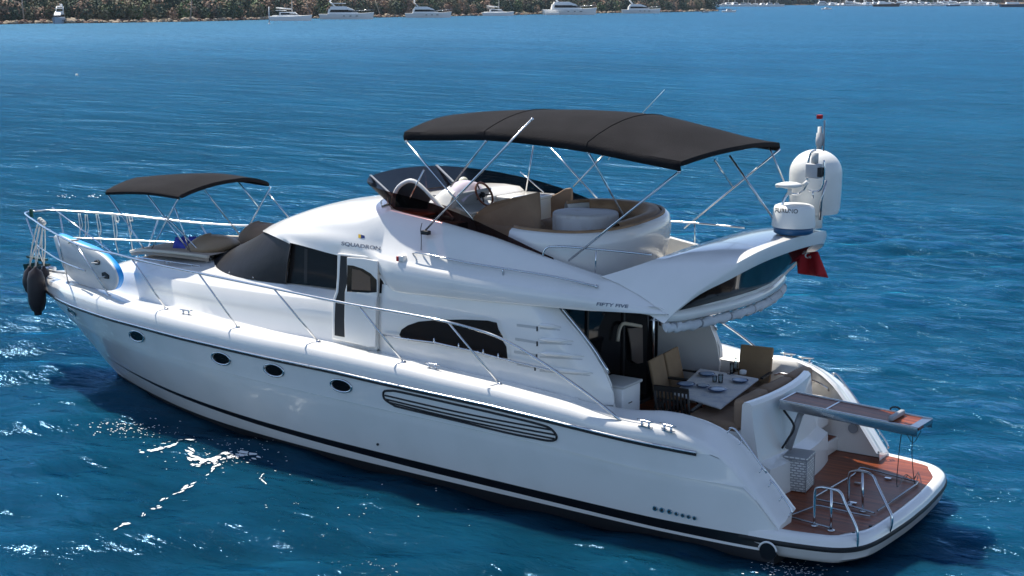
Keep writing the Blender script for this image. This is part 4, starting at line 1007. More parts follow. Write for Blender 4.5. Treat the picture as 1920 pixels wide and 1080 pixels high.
q = MB(); q.tube([(1.95, .34, 1.50), (1.78, .36, 1.30), (1.84, .42, 1.12), (1.92, .42, .98)], .016, 8, smooth_pts=5); q.build('hydraulic_hose', DGR, PS)
bvg = bvh_of([PS]); letter('BESENZONI', 1541, 777.5, 1563, 783.5, 4.6, LGR, .003, PS, 'lettering', bvg, bold=.03, shear=.25)
a1 = un(1690, 812, y=.35); a2 = un(1712, 810, y=.30)
q = MB(); q.tube([a1, a1+Vector((.02, 0, -.35)), a1+Vector((.03, -.03, -.75)), un(1698, 890, z=.42), un(1712, 897, z=.41), un(1722, 885, z=.42), a2+Vector((-.06, 0, -.7)), a2+Vector((0, 0, -.3)), a2], .006, 5, smooth_pts=5)
q.tube([un(1697, 808, y=.3), un(1712, 830, y=.3), un(1727, 808, y=.2)], .005, 5, smooth_pts=4); q.tube([un(1668, 770, y=-.2), un(1672, 764, y=-.2), un(1683, 764, y=-.2), un(1692, 772, y=-.2)], .012, 6, smooth_pts=4)
q.build('gangway_line', DGR, PS)
q = MB(); q.tube([(1.98, .9, .86), (1.985, .9, .86)], .05, 12)
# cockpit rail on the starboard coaming, its recess, dark mooring hatch
q = MB(); q.tube(cr([Vector(p) for p in ((3.0, -1.70, 1.42), (2.85, -1.66, 1.47), (2.4, -1.66, 1.44), (2.15, -1.66, 1.36), (2.12, -1.70, 1.30))], 4), .016, 8); q.build('coaming_rail', CHR, Y)
q = MB(); q.tube(cr([Vector(p) for p in ((3.0, 1.70, 1.42), (2.85, 1.66, 1.47), (2.4, 1.66, 1.44), (2.15, 1.66, 1.36), (2.12, 1.70, 1.30))], 4), .016, 8); q.build('coaming_rail', CHR, Y)
for s_ in (-1,):
    q = MB(); q.tube([(1.72, s_*1.715, .78), (1.72, s_*1.695, .78)], .075, 20); o = q.build('shower_locker', GRY, Y)
# side windscreens of the cockpit corners: white fridge cabinet
q = MB(); fx = Vector((4.08, 1.22, 1.28)); q.box(fx, (.46, .5, .96), bev=.02); FRG = q.build('wet_bar', WHT, Y)
q = MB(); q.box(fx+Vector((0, -.01, .50)), (.50, .54, .04), bev=.012); q.build('worktop', LGR, FRG)
q = MB(); q.box(fx+Vector((-.236, .05, .25)), (.01, .10, .015)); q.build('handle', CHR, FRG)
# steel brace from coaming to roof
for s_ in (-1, 1):
    q = MB(); q.tube([(2.75, s_*1.62, 2.88), (2.30+1.3, s_*2.0, 1.85)] if False else [un(1363, 587, y=-1.95), un(1438, 641, y=-2.0)] if s_ < 0 else [Vector((un(1363, 587, y=-1.95).x, 1.95, un(1363, 587, y=-1.95).z)), Vector((un(1438, 641, y=-2.0).x, 2.0, 1.74))], .016, 8)
    pass
# starboard coaming top is the same moulding; anchor on the bow
q = MB(); q.tube([(17.45, 0, 1.86), (17.95, 0, 1.86)], .05, 8); q.box((17.85, 0, 1.80), (.45, .16, .04)); AN = q.build('bow_roller', CHR, Y)
q = MB(); q.tube([(17.6, 0, 1.92), (18.05, 0, 1.88)], .03, 8); q.prism([(17.95, .02, 1.95), (18.2, .16, 1.9), (18.28, 0, 1.55), (18.05, .03, 1.6)], (0, -.05, 0)); q.prism([(17.7, .1, 2.0), (18.0, .22, 2.06), (18.02, .0, 2.02), (17.75, -.1, 1.98)], (0, 0, .04)); q.build('anchor', mat('dark_green_steel', (.01, .045, .035), .4), AN)
q = MB(); p = un(82, 390, z=2.95); q.prism([un(57, 392, y=.1), un(61, 392, y=.1), un(63, 407, y=.1), un(58, 406, y=.1)], (0, .03, 0)); q.build('bow_lamp', mat('green_lamp', (.0, .06, .03), .3), Y)

# foredeck sunpad
def PT(x, y, z=0):
    return Vector((x, y, z))
P = [(12.35, .95), (12.2, 1.02), (13.0, 1.03), (14.2, .86), (14.55, .6), (14.62, 0)]
P = [(x, y) for x, y in P[1:]]; full = P+[(x, -y) for x, y in P[:-1][::-1]]
zt_ = itp([12, 13, 14, 14.4, 14.7], [2.71, 2.71, 2.655, 2.57, 2.50])
q = MB(); rows = []
for x in np.linspace(12.22, 14.62, 14):
    yy = float(np.interp(x, [12.2, 13.0, 14.2, 14.45, 14.62], [1.0, 1.0, .86, .72, .4])); z = zt_(x)+.05
    rows.append([Vector((x, s*yy, z+zz)) for s, zz in ((-1.0, -.10), (-1.005, -.03), (-.97, .0), (-.5, .012), (0, .016), (.5, .012), (.97, .0), (1.005, -.03), (1.0, -.10))])
q.grid(rows, 0); q.grid([rows[-1], [v+Vector((.03, 0, -.08)) for v in rows[-1]]], 0); SP = q.build('sunpad', mat('sunpad_canvas', (.40, .32, .25), .85, bump=(14, .3), vary=(3, (.34, .27, .21), .35, .75)), Y, auto=60)
q = MB(); q.tube([r_[1]+Vector((0, 0, .012)) for r_ in rows]+[r_[-2]+Vector((0, 0, .012)) for r_ in rows[::-1]], .03, 6); q.build('sunpad_sunlit_piping', CREAM, SP)  # cream piping, thickened to paint in the pad's sunlit edge
q = MB(); q.tube([(x, 1.12, 2.60) for x in np.linspace(12.3, 13.9, 8)], .012, 6)
for x in (12.5, 13.1, 13.7): q.tube([(x, 1.12, 2.53), (x, 1.12, 2.60)], .010, 6)
q.build('sunpad_rail', CHR, Y)

# ================================================================== loose things on board
def beanbag(name, px, py, z, rx, ry, rz_, yaw_, m_, label, tilt=0):
    c = un(px, py, z=z); t = thing(name, (c.x, c.y, z-rz_), label, 'bean bag', 'bean bags on the foredeck')
    q = MB(); rows = []
    for i in range(15):
        u = i/14*math.pi
        rows.append([Vector(((1.0+.08*math.sin(3*a+u))*math.sin(u)**.75*math.cos(a)*rx*(1-.28*math.cos(u)), (1+.05*math.sin(5*a))*math.sin(u)**.75*math.sin(a)*ry*(1-.2*math.cos(u)), math.cos(u)*rz_*(1+.15*math.cos(a)))) for a in np.linspace(0, 2*math.pi, 29)[:-1]])
    M = Matrix.Rotation(yaw_, 3, 'Z')@Matrix.Rotation(tilt, 3, 'Y')
    rows = [[M@p+c for p in r_] for r_ in rows]
    q.grid(rows, 0, True, True); q.build('bag', m_, t)
    q = MB(); s_ = [rows[i][0] for i in range(15)]; q.tube([p*1.0 for p in s_], .008, 5); q.build('seam', m_, t); return t
beanbag('bean_bag', 400, 458, 2.86, .46, .32, .17, .5, mat('taupe_leatherette', (.30, .21, .13), .45, bump=(9, .25)), 'plump taupe bean bag lying on the sunpad beside the blue cloth', .15)
beanbag('bean_bag', 492, 440, 2.90, .45, .40, .22, .2, TAUP, 'darker bean bag half hidden behind the white brow of the cabin roof', .2)
q = MB(); c = un(364, 459, z=2.80); n = 14; r2 = np.random.default_rng(2); H_ = r2.uniform(0, .14, (n, n))
H_ = (H_+np.roll(H_, 1, 0)+np.roll(H_, 1, 1))/3*1.6
q.grid([[Vector((c.x+(i/(n-1)-.5)*.62, c.y+(j/(n-1)-.5)*.42, 2.72+H_[i, j]*(1.2 if 0 < i < n-1 and 0 < j < n-1 else .1))) for j in range(n)] for i in range(n)], 0)
o = q.build('beach_towel', SBLU); shell(o, .01, 1); tag(o, 'crumpled royal blue cloth on the sunpad in front of a bean bag', 'towel')

# paddleboard lashed inside the bow rail
pa = Vector((16.75, .62, 0)); pb_ = Vector((13.9, 1.64, 0)); dd = (pb_-pa).normalized(); nn = Vector((-dd.y, dd.x, 0)); nn = nn if nn.y < 0 else -nn
lean = Vector((nn.x, nn.y, .10)).normalized()
def onb(px, py):
    d = Vector(FW + RT*(px-960)/FPX + UP*(540-py)/FPX); nl = Vector((lean.x, lean.y, -lean.z)) ; base = Vector((pa.x, pa.y, 2.3))
    nl = Vector((nn.x, nn.y, .18)).normalized()
    return Vector(CAM)+d*((base-Vector(CAM)).dot(nl)/d.dot(nl))
bo = [(320, 350), (345, 335), (410, 355), (500, 395), (610, 437), (700, 480), (760, 522), (812, 575), (850, 625), (875, 680), (884, 730), (872, 785), (845, 818), (810, 828), (760, 822), (690, 806), (620, 788), (560, 768), (500, 735), (460, 700), (425, 655), (395, 595), (370, 530), (348, 460), (330, 400)]
bp2 = [onb(30+u/4.696, 370+v/4.696) for u, v in smoothpoly(bo, 3)]
PB = thing('paddleboard', (15.3, 1.1, 1.9), 'white and blue paddleboard standing on edge inside the port bow rail', 'paddleboard')
th = Vector((nn.x, nn.y, .18)).normalized()*.15
cen = sum(bp2, Vector())/len(bp2)
q = MB(); n = len(bp2); inn = [cen+(p-cen)*.94 for p in bp2]
q.add(inn, [list(range(n))], 0, True); q.grid([inn, [cen+(p-cen)*.985+th*.12 for p in bp2]], 0, True, True)
q.build('board_bottom', BOARD, PB)
q = MB(); q.grid([[cen+(p-cen)*.985+th*.12 for p in bp2], [cen+(p-cen)*1.0+th*.3 for p in bp2]], 0, True, True); q.grid([[cen+(p-cen)*1.0+th*.3 for p in bp2], [cen+(p-cen)*1.0+th*.92 for p in bp2]], 1, True, True)
q.grid([[cen+(p-cen)*1.0+th*.92 for p in bp2], [cen+(p-cen)*.94+th for p in bp2]], 1, True, True); q.add([cen+(p-cen)*.94+th for p in bp2], [list(range(n))], 1, True)
q.build('board_rail', [BOARD, BLUE], PB)
for poly in ([(700, 556), (722, 548), (742, 566), (738, 590), (716, 592), (700, 580)], [(766, 660), (785, 656), (822, 684), (822, 716), (795, 712), (768, 694)]):
    q = MB(); q.prism([onb(30+u/4.696, 370+v/4.696)-th*.03 for u, v in poly], -th*.15); q.build('fin_box', DGR, PB)
q = MB()
for a, b in (((682, 572), (738, 575)), ((720, 712), (800, 690))): q.tube([onb(30+a[0]/4.696, 370+a[1]/4.696)-th*.2, onb(30+b[0]/4.696, 370+b[1]/4.696)-th*.25], .012, 6)
q.build('board_fin', LGR, PB, split=True)
q = MB(); q.tube([onb(30+u/4.696, 370+v/4.696)-th*.2 for u, v in ((480, 400), (500, 378), (560, 372))], .02, 6, smooth_pts=3); q.build('lashing', ROPE, PB)

# fenders at the bow
def fender(px, py0, py1, y, r_, label, grp):
    a = un(px, py0, y=y); b = Vector((a.x, a.y, un(px, py1, y=y).z)); h = a.z-b.z
    t = thing('fender', (a.x, a.y, b.z), label, 'fender', grp)
    q = MB(); q.lathe([(.001, h), (.03, h), (.035, h-.03), (r_*.75, h-.10), (r_, h-.24), (r_*1.04, h*.5), (r_, .24), (r_*.72, .10), (r_*.45, .06), (r_*.42, 0), (.001, 0)], (a.x, a.y, b.z), 24); q.build('fender_body', FEND, t)
    return a, t
g_ = 'fenders hanging under the bow pulpit'
a1, t1 = fender(66, 500, 589, .75, .165, 'long black fender hanging nearest under the bow pulpit', g_)
a2, t2 = fender(55, 499, 555, .55, .14, 'shorter dark fender on the left behind the long black one', g_)
a3, t3 = fender(82, 499, 548, .35, .12, 'dark fender tucked between the long black fender and the hull', g_)
for a, t, p in ((a1, t1, (79, 415)), (a2, t2, (75, 412)), (a3, t3, (82, 418))):
    b = un(*p, y=.5); q = MB()
    for d in (-.02, .025): q.tube([a+Vector((0, 0, -.02)), (a+b)/2+Vector((d, d, 0)), b+Vector((d, 0, 0))], .012, 5, smooth_pts=3)
    q.ball(b, .05, n=8); q.build('fender_rope', ROPE, t)
# ropes hanging on the starboard bow rail
for k, (a, b0, b1) in enumerate([((147, 400), (150, 430), (147, 455)), ((180, 400), (186, 440), (192, 465)), ((210, 400), (216, 450), (222, 474)), ((236, 400), (244, 440), (249, 470)), ((160, 402), (160, 440), (158, 445)), ((217, 402), (218, 414), (222, 417)), ((242, 402), (244, 414), (248, 412))]):
    A_, B0, B1 = un(*a, y=-1.35), un(*b0, y=-1.3), un(*b1, y=-1.25); q = MB()
    q.tube([A_, B0, B1], .011, 5, smooth_pts=4); q.tube([A_+Vector((-.05, 0, 0)), (A_+B0)/2+Vector((-.09, 0, -.05)), B0+Vector((-.04, 0, 0))], .009, 5, smooth_pts=4)
    o = q.build('hanging_rope', ROPE); tag(o, 'pale ropes looped over the starboard bow rail', 'rope', 'ropes looped over the starboard bow rail')
for a, b, yy in ((252, 465, -1.15), (336, 456, -1.2)):
    pass

# wicker basket
bc = un(1505, 900, z=.62); bc = Vector((1.74, .24, .40))
BK = thing('wicker_basket', bc, 'tall white wicker laundry basket with a lid on the swim platform', 'basket', rz=0)
q = MB(); Mz = Matrix.Rotation(.12, 3, 'Z'); q.box(bc+Vector((0, 0, .225)), (.33, .40, .45), M=Mz, bev=.02); q.build('basket_body', WICK, BK)
q = MB(); q.box(bc+Vector((0, 0, .475)), (.35, .42, .045), M=Mz, bev=.015); ld = q.build('basket_lid', WICK, BK)
q = MB()
for sx in (-1, 1):
    for sy in (-1, 1): q.tube([bc+Mz@Vector((sx*.165, sy*.2, 0)), bc+Mz@Vector((sx*.165, sy*.2, .455))], .007, 6)
q.tube([bc+Mz@Vector((sx*.172, sy*.207, .452)) for sx, sy in ((-1, -1), (1, -1), (1, 1), (-1, 1), (-1, -1))], .007, 6)
q.build('basket_frame', GRY, BK, split=True)

# cockpit table and chairs
TT = [un(1262, 736, z=1.50), un(1312, 690, z=1.50), un(1423, 709, z=1.50), un(1352, 764, z=1.50)]
tcn = sum(TT, Vector())/4
CT = thing('dining_table', (tcn.x, tcn.y, .80), 'cockpit dining table under a pale cloth, laid for a meal', 'table')
q = MB(); q.prism([p-Vector((0, 0, .04)) for p in TT], (0, 0, .04)); o = q.build('table_top', mat('table_linen', (.72, .72, .70), .85, bump=(20, .3), vary=(6, (.5, .53, .58), .45, .75)), CT)
md = o.modifiers.new('b', 'BEVEL'); md.width = .03; md.segments = 3
q = MB(); q.tube([(tcn.x-.25, tcn.y+.3, .8), (tcn.x-.25, tcn.y+.3, 1.47)], .09, 16); q.build('table_leg', ALU, CT); q = MB(); q.tube([(tcn.x+.2, tcn.y-.4, .8), (tcn.x+.2, tcn.y-.4, 1.47)], .09, 16); q.build('table_leg', ALU, CT)
zt0 = 1.505
def plate(px, py, r_, label, m_=DISH):
    c = un(px, py, z=zt0+.01); t = thing('plate', (c.x, c.y, zt0), label, 'plate', 'plates on the dining table')
    q = MB(); q.lathe([(.001, .008), (r_*.6, .008), (r_*.7, .014), (r_, .03), (r_*.98, .034), (r_*.66, .02), (.001, .014)], (c.x, c.y, zt0), 28); q.build('plate_rim', DISHD, t)
    q = MB(); q.lathe([(.001, .034), (r_*.55, .034), (r_*.78, .040), (r_*.80, .034)], (c.x, c.y, zt0), 28); q.build('bowl', m_, t)
plate(1286, 722, .14, 'blue and white plate at the near left place, closest to the slatted chair')
plate(1345, 732, .14, 'blue and white plate nearest the sofa cushions')
plate(1325, 703, .13, 'blue and white plate at the far edge of the table')
plate(1387, 715, .13, 'blue and white plate in front of the single beige chair')
plate(1318, 725, .10, 'small pale side plate in the middle of the near table edge', mat('pale_china', (.5, .56, .62), .25))
for k, (a, b, h, r_, lb) in enumerate([(1379, 697, .22, .035, 'tall clear bottle standing at the far side of the table'), (1351, 718, .13, .035, 'clear drinking glass in the middle of the table'), (1372, 700, .16, .03, 'clear drinking glass left of the tall bottle'), (1340, 716, .09, .035, 'low clear glass beside the middle glass')]):
    c = un(a, b, z=zt0); q = MB(); q.lathe([(.001, .004), (r_, .004), (r_*1.05, h*.6), (r_*(.5 if h > .2 else 1.1), h*.85), (r_*(.45 if h > .2 else 1.1), h)], (c.x, c.y, zt0), 18)
    o = q.build('bottle' if h > .2 else 'drinking_glass', CLR); shell(o, .003, -1); tag(o, lb, 'bottle' if h > .2 else 'glass')
c = un(1393, 701, z=zt0); q = MB(); q.lathe([(.001, .0), (.05, .0), (.055, .05), (.04, .06), (.001, .06)], (c.x, c.y, zt0), 18); o = q.build('salt_pot', WHT); tag(o, 'small white pot behind the far right plate', 'pot')
def chair(loc, rz, label, cushion=True, lean_=0.0, group='dark folding chairs round the dining table'):
    t = thing('folding_chair', loc, label, 'chair', group); M = Matrix.Rotation(rz, 3, 'Z'); L0 = Vector(loc)
    def W(x, y, z): return L0+M@Vector((x, y, z))
    # faces +x ; back at -x
    for s_ in (-1, 1):
        q = MB(); q.tube([W(.25, s_*.24, 0), W(-.18, s_*.24, .46), W(-.30, s_*.24, .98)], .018, 6); q.build('side_frame', DKW, t)
        q = MB(); q.tube([W(-.25, s_*.21, 0), W(.18, s_*.21, .45)], .017, 6); q.build('leg', DKW, t)
        q = MB(); q.box(W(.02, s_*.26, .66), (.42, .05, .025), M=M); q.build('armrest', DKW, t)
    q = MB()
    for k in range(6): q.box(W(-.14+.07*k, 0, .455), (.055, .44, .02), M=M)
    q.build('seat', DKW, t)
    q = MB(); B = M@Matrix.Rotation(R(-13), 3, 'Y')
    q.box(W(-.305, 0, .97), (.03, .50, .07), M=B); q.box(W(-.205, 0, .54), (.03, .46, .05), M=B)
    for k in range(8): q.box(W(-.255, -.19+.0543*k, .75), (.014, .025, .42), M=B)
    q.build('backrest', DKW, t)
    if cushion:
        q = MB(); q.box(W(-.225, 0, .76), (.05, .52, .54), M=B, bev=.022); q.build('back_cushion', BEIG, t)
        q = MB(); q.box(W(.02, 0, .49), (.44, .44, .05), M=M, bev=.02); q.build('seat_cushion', BEIG, t)
def face(a, b): return math.atan2(b[1]-a[1], b[0]-a[0])
chair((3.98, -.25, .80), math.pi+.10, 'folding chair with beige back cushion, left one of the adjoining pair at the saloon door', True)
chair((4.02, -.80, .80), math.pi+.10, 'folding chair with beige back cushion, right one of the adjoining pair against the white panel', True)
chair((3.32, .84, .80), -math.pi/2+.15, 'dark slatted chair without a back cushion, its back to the camera', False)
chair((3.22, -1.30, .84), math.pi/2+.1, 'single beige-cushioned chair on the far side beyond the bottle', True)

# ================================================================== the sea
def water():
    q = bpy.data.materials.new('sea_water'); q.use_nodes = True; t = q.node_tree; b = t.nodes['Principled BSDF']
    L = t.links.new; N = t.nodes.new
    g = N('ShaderNodeNewGeometry')
    def noise(scale, det, sx=1, sy=1, rot=0, rough=.55, dist=0):
        mp = N('ShaderNodeMapping'); mp.inputs['Scale'].default_value = (sx, sy, 1); mp.inputs['Rotation'].default_value = (0, 0, rot)
        L(g.outputs['Position'], mp.inputs[0]); n = N('ShaderNodeTexNoise'); n.inputs['Scale'].default_value = scale
        n.inputs['Detail'].default_value = det; n.inputs['Roughness'].default_value = rough; n.inputs['Distortion'].default_value = dist
        L(mp.outputs[0], n.inputs['Vector']); return n
    A = R(33.9)
    # wind ripples, their crests lying across the view
    n1 = noise(.55, 3, 1, 2.1, A, .5, .4); n2 = noise(1.9, 4, 1, 1.9, A+.25, .55, .3); n3 = noise(7.5, 4, 1, 1.5, A-.3, .6)
    def mul(n, k):
        m_ = N('ShaderNodeMath'); m_.operation = 'MULTIPLY'; m_.inputs[1].default_value = k; L(n.outputs['Fac'], m_.inputs[0]); return m_
    def add(a, c):
        m_ = N('ShaderNodeMath'); m_.operation = 'ADD'; L(a.outputs[0], m_.inputs[0]); L(c.outputs[0], m_.inputs[1]); return m_
    n0 = noise(.16, 3, 1, 2.4, A, .5, .5)
    n00 = noise(.055, 4, 1, 2.6, A, .6, .5)
    h = add(add(add(add(mul(n00, 1.0), mul(n1, WV[0])), mul(n2, WV[1])), mul(n3, WV[2])), mul(n0, .8))
    lee = N('ShaderNodeVectorMath'); lee.operation = 'DISTANCE'; lee.inputs[1].default_value = (9, 7, 0); L(g.outputs['Position'], lee.inputs[0])
    lr = N('ShaderNodeMapRange'); lr.inputs['From Min'].default_value = 6; lr.inputs['From Max'].default_value = 20; lr.inputs['To Min'].default_value = .45; lr.inputs['To Max'].default_value = 1.15; L(lee.outputs['Value'], lr.inputs['Value'])
    hm = N('ShaderNodeMath'); hm.operation = 'MULTIPLY'; L(h.outputs[0], hm.inputs[0]); L(lr.outputs[0], hm.inputs[1]); h = hm
    bp = N('ShaderNodeBump'); bp.inputs['Strength'].default_value = 1; bp.inputs['Distance'].default_value = 1
    L(h.outputs[0], bp.inputs['Height']); L(bp.outputs[0], b.inputs['Normal'])
    big = noise(.02, 6, 1, 2.6, A, .7); mid_ = noise(.35, 4, 1, 2.2, A, .65)
    ad = add(mul(big, .55), mul(mid_, .45))
    rp = N('ShaderNodeValToRGB'); rp.color_ramp.elements[0].position = .42; rp.color_ramp.elements[1].position = .58
    rp.color_ramp.elements[0].color = (.0012, .023, .047, 1); rp.color_ramp.elements[1].color = (.0028, .039, .080, 1)
    L(ad.outputs[0], rp.inputs[0]); L(rp.outputs[0], b.inputs['Base Color'])
    
    ln = N('ShaderNodeVectorMath'); ln.operation = 'LENGTH'; L(g.outputs['Position'], ln.inputs[0])
    mr = N('ShaderNodeMapRange'); mr.inputs['From Min'].default_value = 25; mr.inputs['From Max'].default_value = 260; mr.inputs['To Min'].default_value = .10; mr.inputs['To Max'].default_value = .34; mr.clamp = True
    L(ln.outputs['Value'], mr.inputs['Value']); gl = N('ShaderNodeBsdfGlossy'); gl.inputs['Color'].default_value = (.19, .38, .58, 1); L(mr.outputs[0], gl.inputs['Roughness']); L(bp.outputs[0], gl.inputs['Normal']); b.inputs['Roughness'].default_value = 1.0; fz_ = N('ShaderNodeFresnel'); fz_.inputs['IOR'].default_value = 1.333; L(bp.outputs[0], fz_.inputs['Normal']); mxs = N('ShaderNodeMixShader'); fm = N('ShaderNodeMath'); fm.operation = 'MULTIPLY'; fm.inputs[1].default_value = .82; L(fz_.outputs[0], fm.inputs[0]); L(fm.outputs[0], mxs.inputs[0]); L(b.outputs[0], mxs.inputs[1]); L(gl.outputs[0], mxs.inputs[2]); L(mxs.outputs[0], t.nodes['Material Output'].inputs['Surface']);  b.inputs['IOR'].default_value = 1.333; b.inputs['Specular IOR Level'].default_value = 0
    b.inputs['Subsurface Weight'].default_value = 1; b.inputs['Subsurface Scale'].default_value = 1.0; b.inputs['Subsurface Radius'].default_value = (1.0, 2.5, 3.2)
    return q
WV = (.24, .115, .020)
SEA = water()
def waves(X, Yy):
    """a light chop: many short crossing waves"""
    r = np.random.default_rng(3); Z = np.zeros_like(X)
    for i in range(60):
        lam = r.uniform(.55, 3.4); k = 2*math.pi/lam
        th = R(33.9)+math.pi/2+r.normal(0, .55)+R(8)
        amp = .0030*lam**1.0*r.uniform(.5, 1.2)
        ph = k*(X*math.cos(th+math.pi)+Yy*math.sin(th+math.pi))+r.uniform(0, 6.28)
        Z += amp*(np.sin(ph)+.25*np.sin(2*ph+1.2))
    return Z
def sea():
    fine = np.arange(-14, 34.01, .16); ax = np.concatenate([[-6000, -2500, -900, -300, -120, -60, -36, -24, -18], fine[0:1]-1.5, fine, fine[-1:]+1.5, [40, 50, 70, 120, 300, 900, 2500, 6000]])
    fy = np.arange(-34, 16.01, .16); ay = np.concatenate([[-6000, -2500, -900, -300, -160, -90, -60, -45], fy[0:1]-1.5, fy, fy[-1:]+1.5, [20, 30, 60, 120, 300, 900, 2500, 6000]])
    X, Yy = np.meshgrid(ax, ay, indexing='ij')
    ex = np.clip(np.minimum(X+14, 34-X)/8, 0, 1); ey = np.clip(np.minimum(Yy+34, 16-Yy)/8, 0, 1)
    Z = waves(X, Yy)*ex*ey
    n, m_ = X.shape
    co_ = np.stack([X, Yy, Z], -1).reshape(-1, 3)
    me = bpy.data.meshes.new('sea'); me.vertices.add(n*m_); me.vertices.foreach_set('co', co_.ravel())
    i, j = np.meshgrid(np.arange(n-1), np.arange(m_-1), indexing='ij'); a = (i*m_+j).ravel()
    F = np.stack([a, a+m_, a+m_+1, a+1], -1).ravel(); k = len(a)
    me.loops.add(4*k); me.loops.foreach_set('vertex_index', F); me.polygons.add(k)
    me.polygons.foreach_set('loop_start', np.arange(k)*4); me.polygons.foreach_set('loop_total', np.full(k, 4))
    me.polygons.foreach_set('use_smooth', np.ones(k, bool)); me.update(calc_edges=True); me.validate()
    me.materials.append(SEA); o = bpy.data.objects.new('sea', me); col.objects.link(o); o['kind'] = 'structure'
    return o
sea()

# ================================================================== the far shore
def shore_pt(px, py): return un(px, py, z=0)
SH = [shore_pt(a, b) for a, b in ((-700, 62), (-300, 52), (-60, 47), (60, 44.5), (200, 43), (330, 41), (460, 38), (520, 36), (620, 34.5), (760, 32), (900, 29.5), (1040, 26.5), (1180, 24), (1270, 22.5), (1345, 21))]
SH2 = [shore_pt(a, b) for a, b in ((1230, 11.5), (1330, 11), (1450, 10.2), (1540, 9.5), (1660, 9.0), (1780, 8.6), (1900, 8.2), (2150, 8), (2600, 7.5))]
Fh = Vector((FW[0], FW[1], 0)).normalized()
HILLM = mat('dry_hillside_soil', (.17, .11, .075), .95, bump=(.6, .6), vary=(.12, (.10, .085, .055), .35, .65))
def hill(SHp, name, hs, depth, seed):
    r2 = np.random.default_rng(seed); P = cr(SHp, 8); rows = []
    for k, (d, z) in enumerate(zip(np.linspace(0, 1, 14)**1.3, np.concatenate([[-1, .5, 1.6], np.linspace(3.5, 1, 11)]))):
        row = []
        for i, p in enumerate(P):
            zz = [-1.5, .4, 1.4, 3, 6, 10, 16, 24, 33, 42, 50, 56, 60, 62][k]*hs*(1+.18*math.sin(i*.33+seed)+.1*math.sin(i*.9))
            row.append(p+Fh*(d*depth)+Vector((0, 0, zz+(r2.normal(0, .25) if 0 < k else 0)))+Fh*r2.normal(0, .5))
        rows.append(row)
    q = MB(); q.grid(rows, 0); o = q.build(name, HILLM); o['kind'] = 'structure'; return rows
H1 = hill(SH, 'hillside', 1.0, 190, 3)
H2 = hill(SH2, 'distant_hillside', .8, 500, 5)
# low boulders along the water's edge
def blob(q, c, r_, squash, rr, mi=0, n=6, m_=5):
    rows = []
    for i in range(m_+1):
        a = math.pi*i/m_
        rows.append([Vector((c.x+r_*(1+rr.uniform(-.28, .28))*math.sin(a)*math.cos(2*math.pi*k/n), c.y+r_*(1+rr.uniform(-.28, .28))*math.sin(a)*math.sin(2*math.pi*k/n), c.z+r_*squash*math.cos(a)*(1+rr.uniform(-.15, .15)))) for k in range(n)])
    q.grid(rows, mi, False, True)
rr = random.Random(4); q = MB(); PP = cr(SH, 30)
for i in range(900):
    p = PP[rr.randrange(len(PP)-1)]+Fh*rr.uniform(-.5, 3.5); blob(q, Vector((p.x+rr.uniform(-1, 1), p.y+rr.uniform(-1, 1), rr.uniform(-.1, .5))), rr.uniform(.25, .9)*(1 if rr.random() < .93 else 1.9), .7, rr, rr.choice([0, 0, 1]))
o = q.build('shore_rocks', [mat('pale_shore_rock', (.36, .29, .21), .9), mat('red_brown_rock', (.20, .12, .085), .9)], recalc=False); o['kind'] = 'stuff'
# the wood on the hill: clumps of leaf-sized faces
LEAF = [mat('dark_pine_foliage', (.034, .062, .036), .8), mat('olive_scrub_foliage', (.13, .125, .07), .8), mat('green_scrub_foliage', (.07, .12, .04), .8), mat('dry_brown_scrub', (.30, .20, .14), .9)]
def wood(rows, n, name, rmin, rmax, nl, kmax, seed, leaf):
    g = np.random.default_rng(seed); V = []; F = []; MI = []
    nr = len(rows[0]); cnt = 0
    for _ in range(n):
        k = g.integers(1, kmax) if g.random() < .75 else g.integers(1, 13); i = g.integers(0, nr-1); u, v = g.random(2)
        p = rows[k][i].lerp(rows[k][i+1], u).lerp(rows[k+1][i].lerp(rows[k+1][i+1], u), v)
        r_ = g.uniform(rmin, rmax)*(1+.5*(k > 3)); mi = int(g.choice(4, p=[.38, .25, .12, .25])); tall = g.uniform(.8, 1.5)
        d = g.normal(size=(nl, 3)); d /= np.linalg.norm(d, axis=1)[:, None]; rad = g.uniform(.45, 1.0, nl)**.5
        c = np.array(p)+np.array([0, 0, r_*tall*.75])+d*rad[:, None]*r_*np.array([1, 1, tall])*(1+.3*np.sin(d[:, :1]*5+mi)); s = leaf*r_*g.uniform(.6, 1.3, nl)
        a = g.normal(size=(nl, 3)); a /= np.linalg.norm(a, axis=1)[:, None]; b = np.cross(a, d+.2*g.normal(size=(nl, 3))); b /= np.linalg.norm(b, axis=1)[:, None]+1e-9
        quad = np.stack([c-a*s[:, None]-b*s[:, None]*.7, c+a*s[:, None]-b*s[:, None]*.6, c+a*s[:, None]*.8+b*s[:, None], c-a*s[:, None]+b*s[:, None]*.8], 1)
        V.append(quad.reshape(-1, 3)); MI.append(np.full(nl, mi)); cnt += nl
    V = np.concatenate(V); me = bpy.data.meshes.new(name); me.vertices.add(len(V)); me.vertices.foreach_set('co', V.ravel())
    me.loops.add(cnt*4); me.loops.foreach_set('vertex_index', np.arange(cnt*4)); me.polygons.add(cnt)
    me.polygons.foreach_set('loop_start', np.arange(cnt)*4); me.polygons.foreach_set('loop_total', np.full(cnt, 4)); 
    for m_ in LEAF: me.materials.append(m_)
    me.polygons.foreach_set('material_index', np.concatenate(MI)); me.update(calc_edges=True); me.validate()
    o = bpy.data.objects.new(name, me); col.objects.link(o); o['kind'] = 'stuff'; return o
wood(H1, 2600, 'shore_wood', .9, 2.8, 200, 5, 8, .12)
wood(H2, 900, 'far_wood', 3.0, 7.0, 50, 6, 9, .30)
BTRNK = mat('bare_dead_wood', (.40, .34, .28), .9)
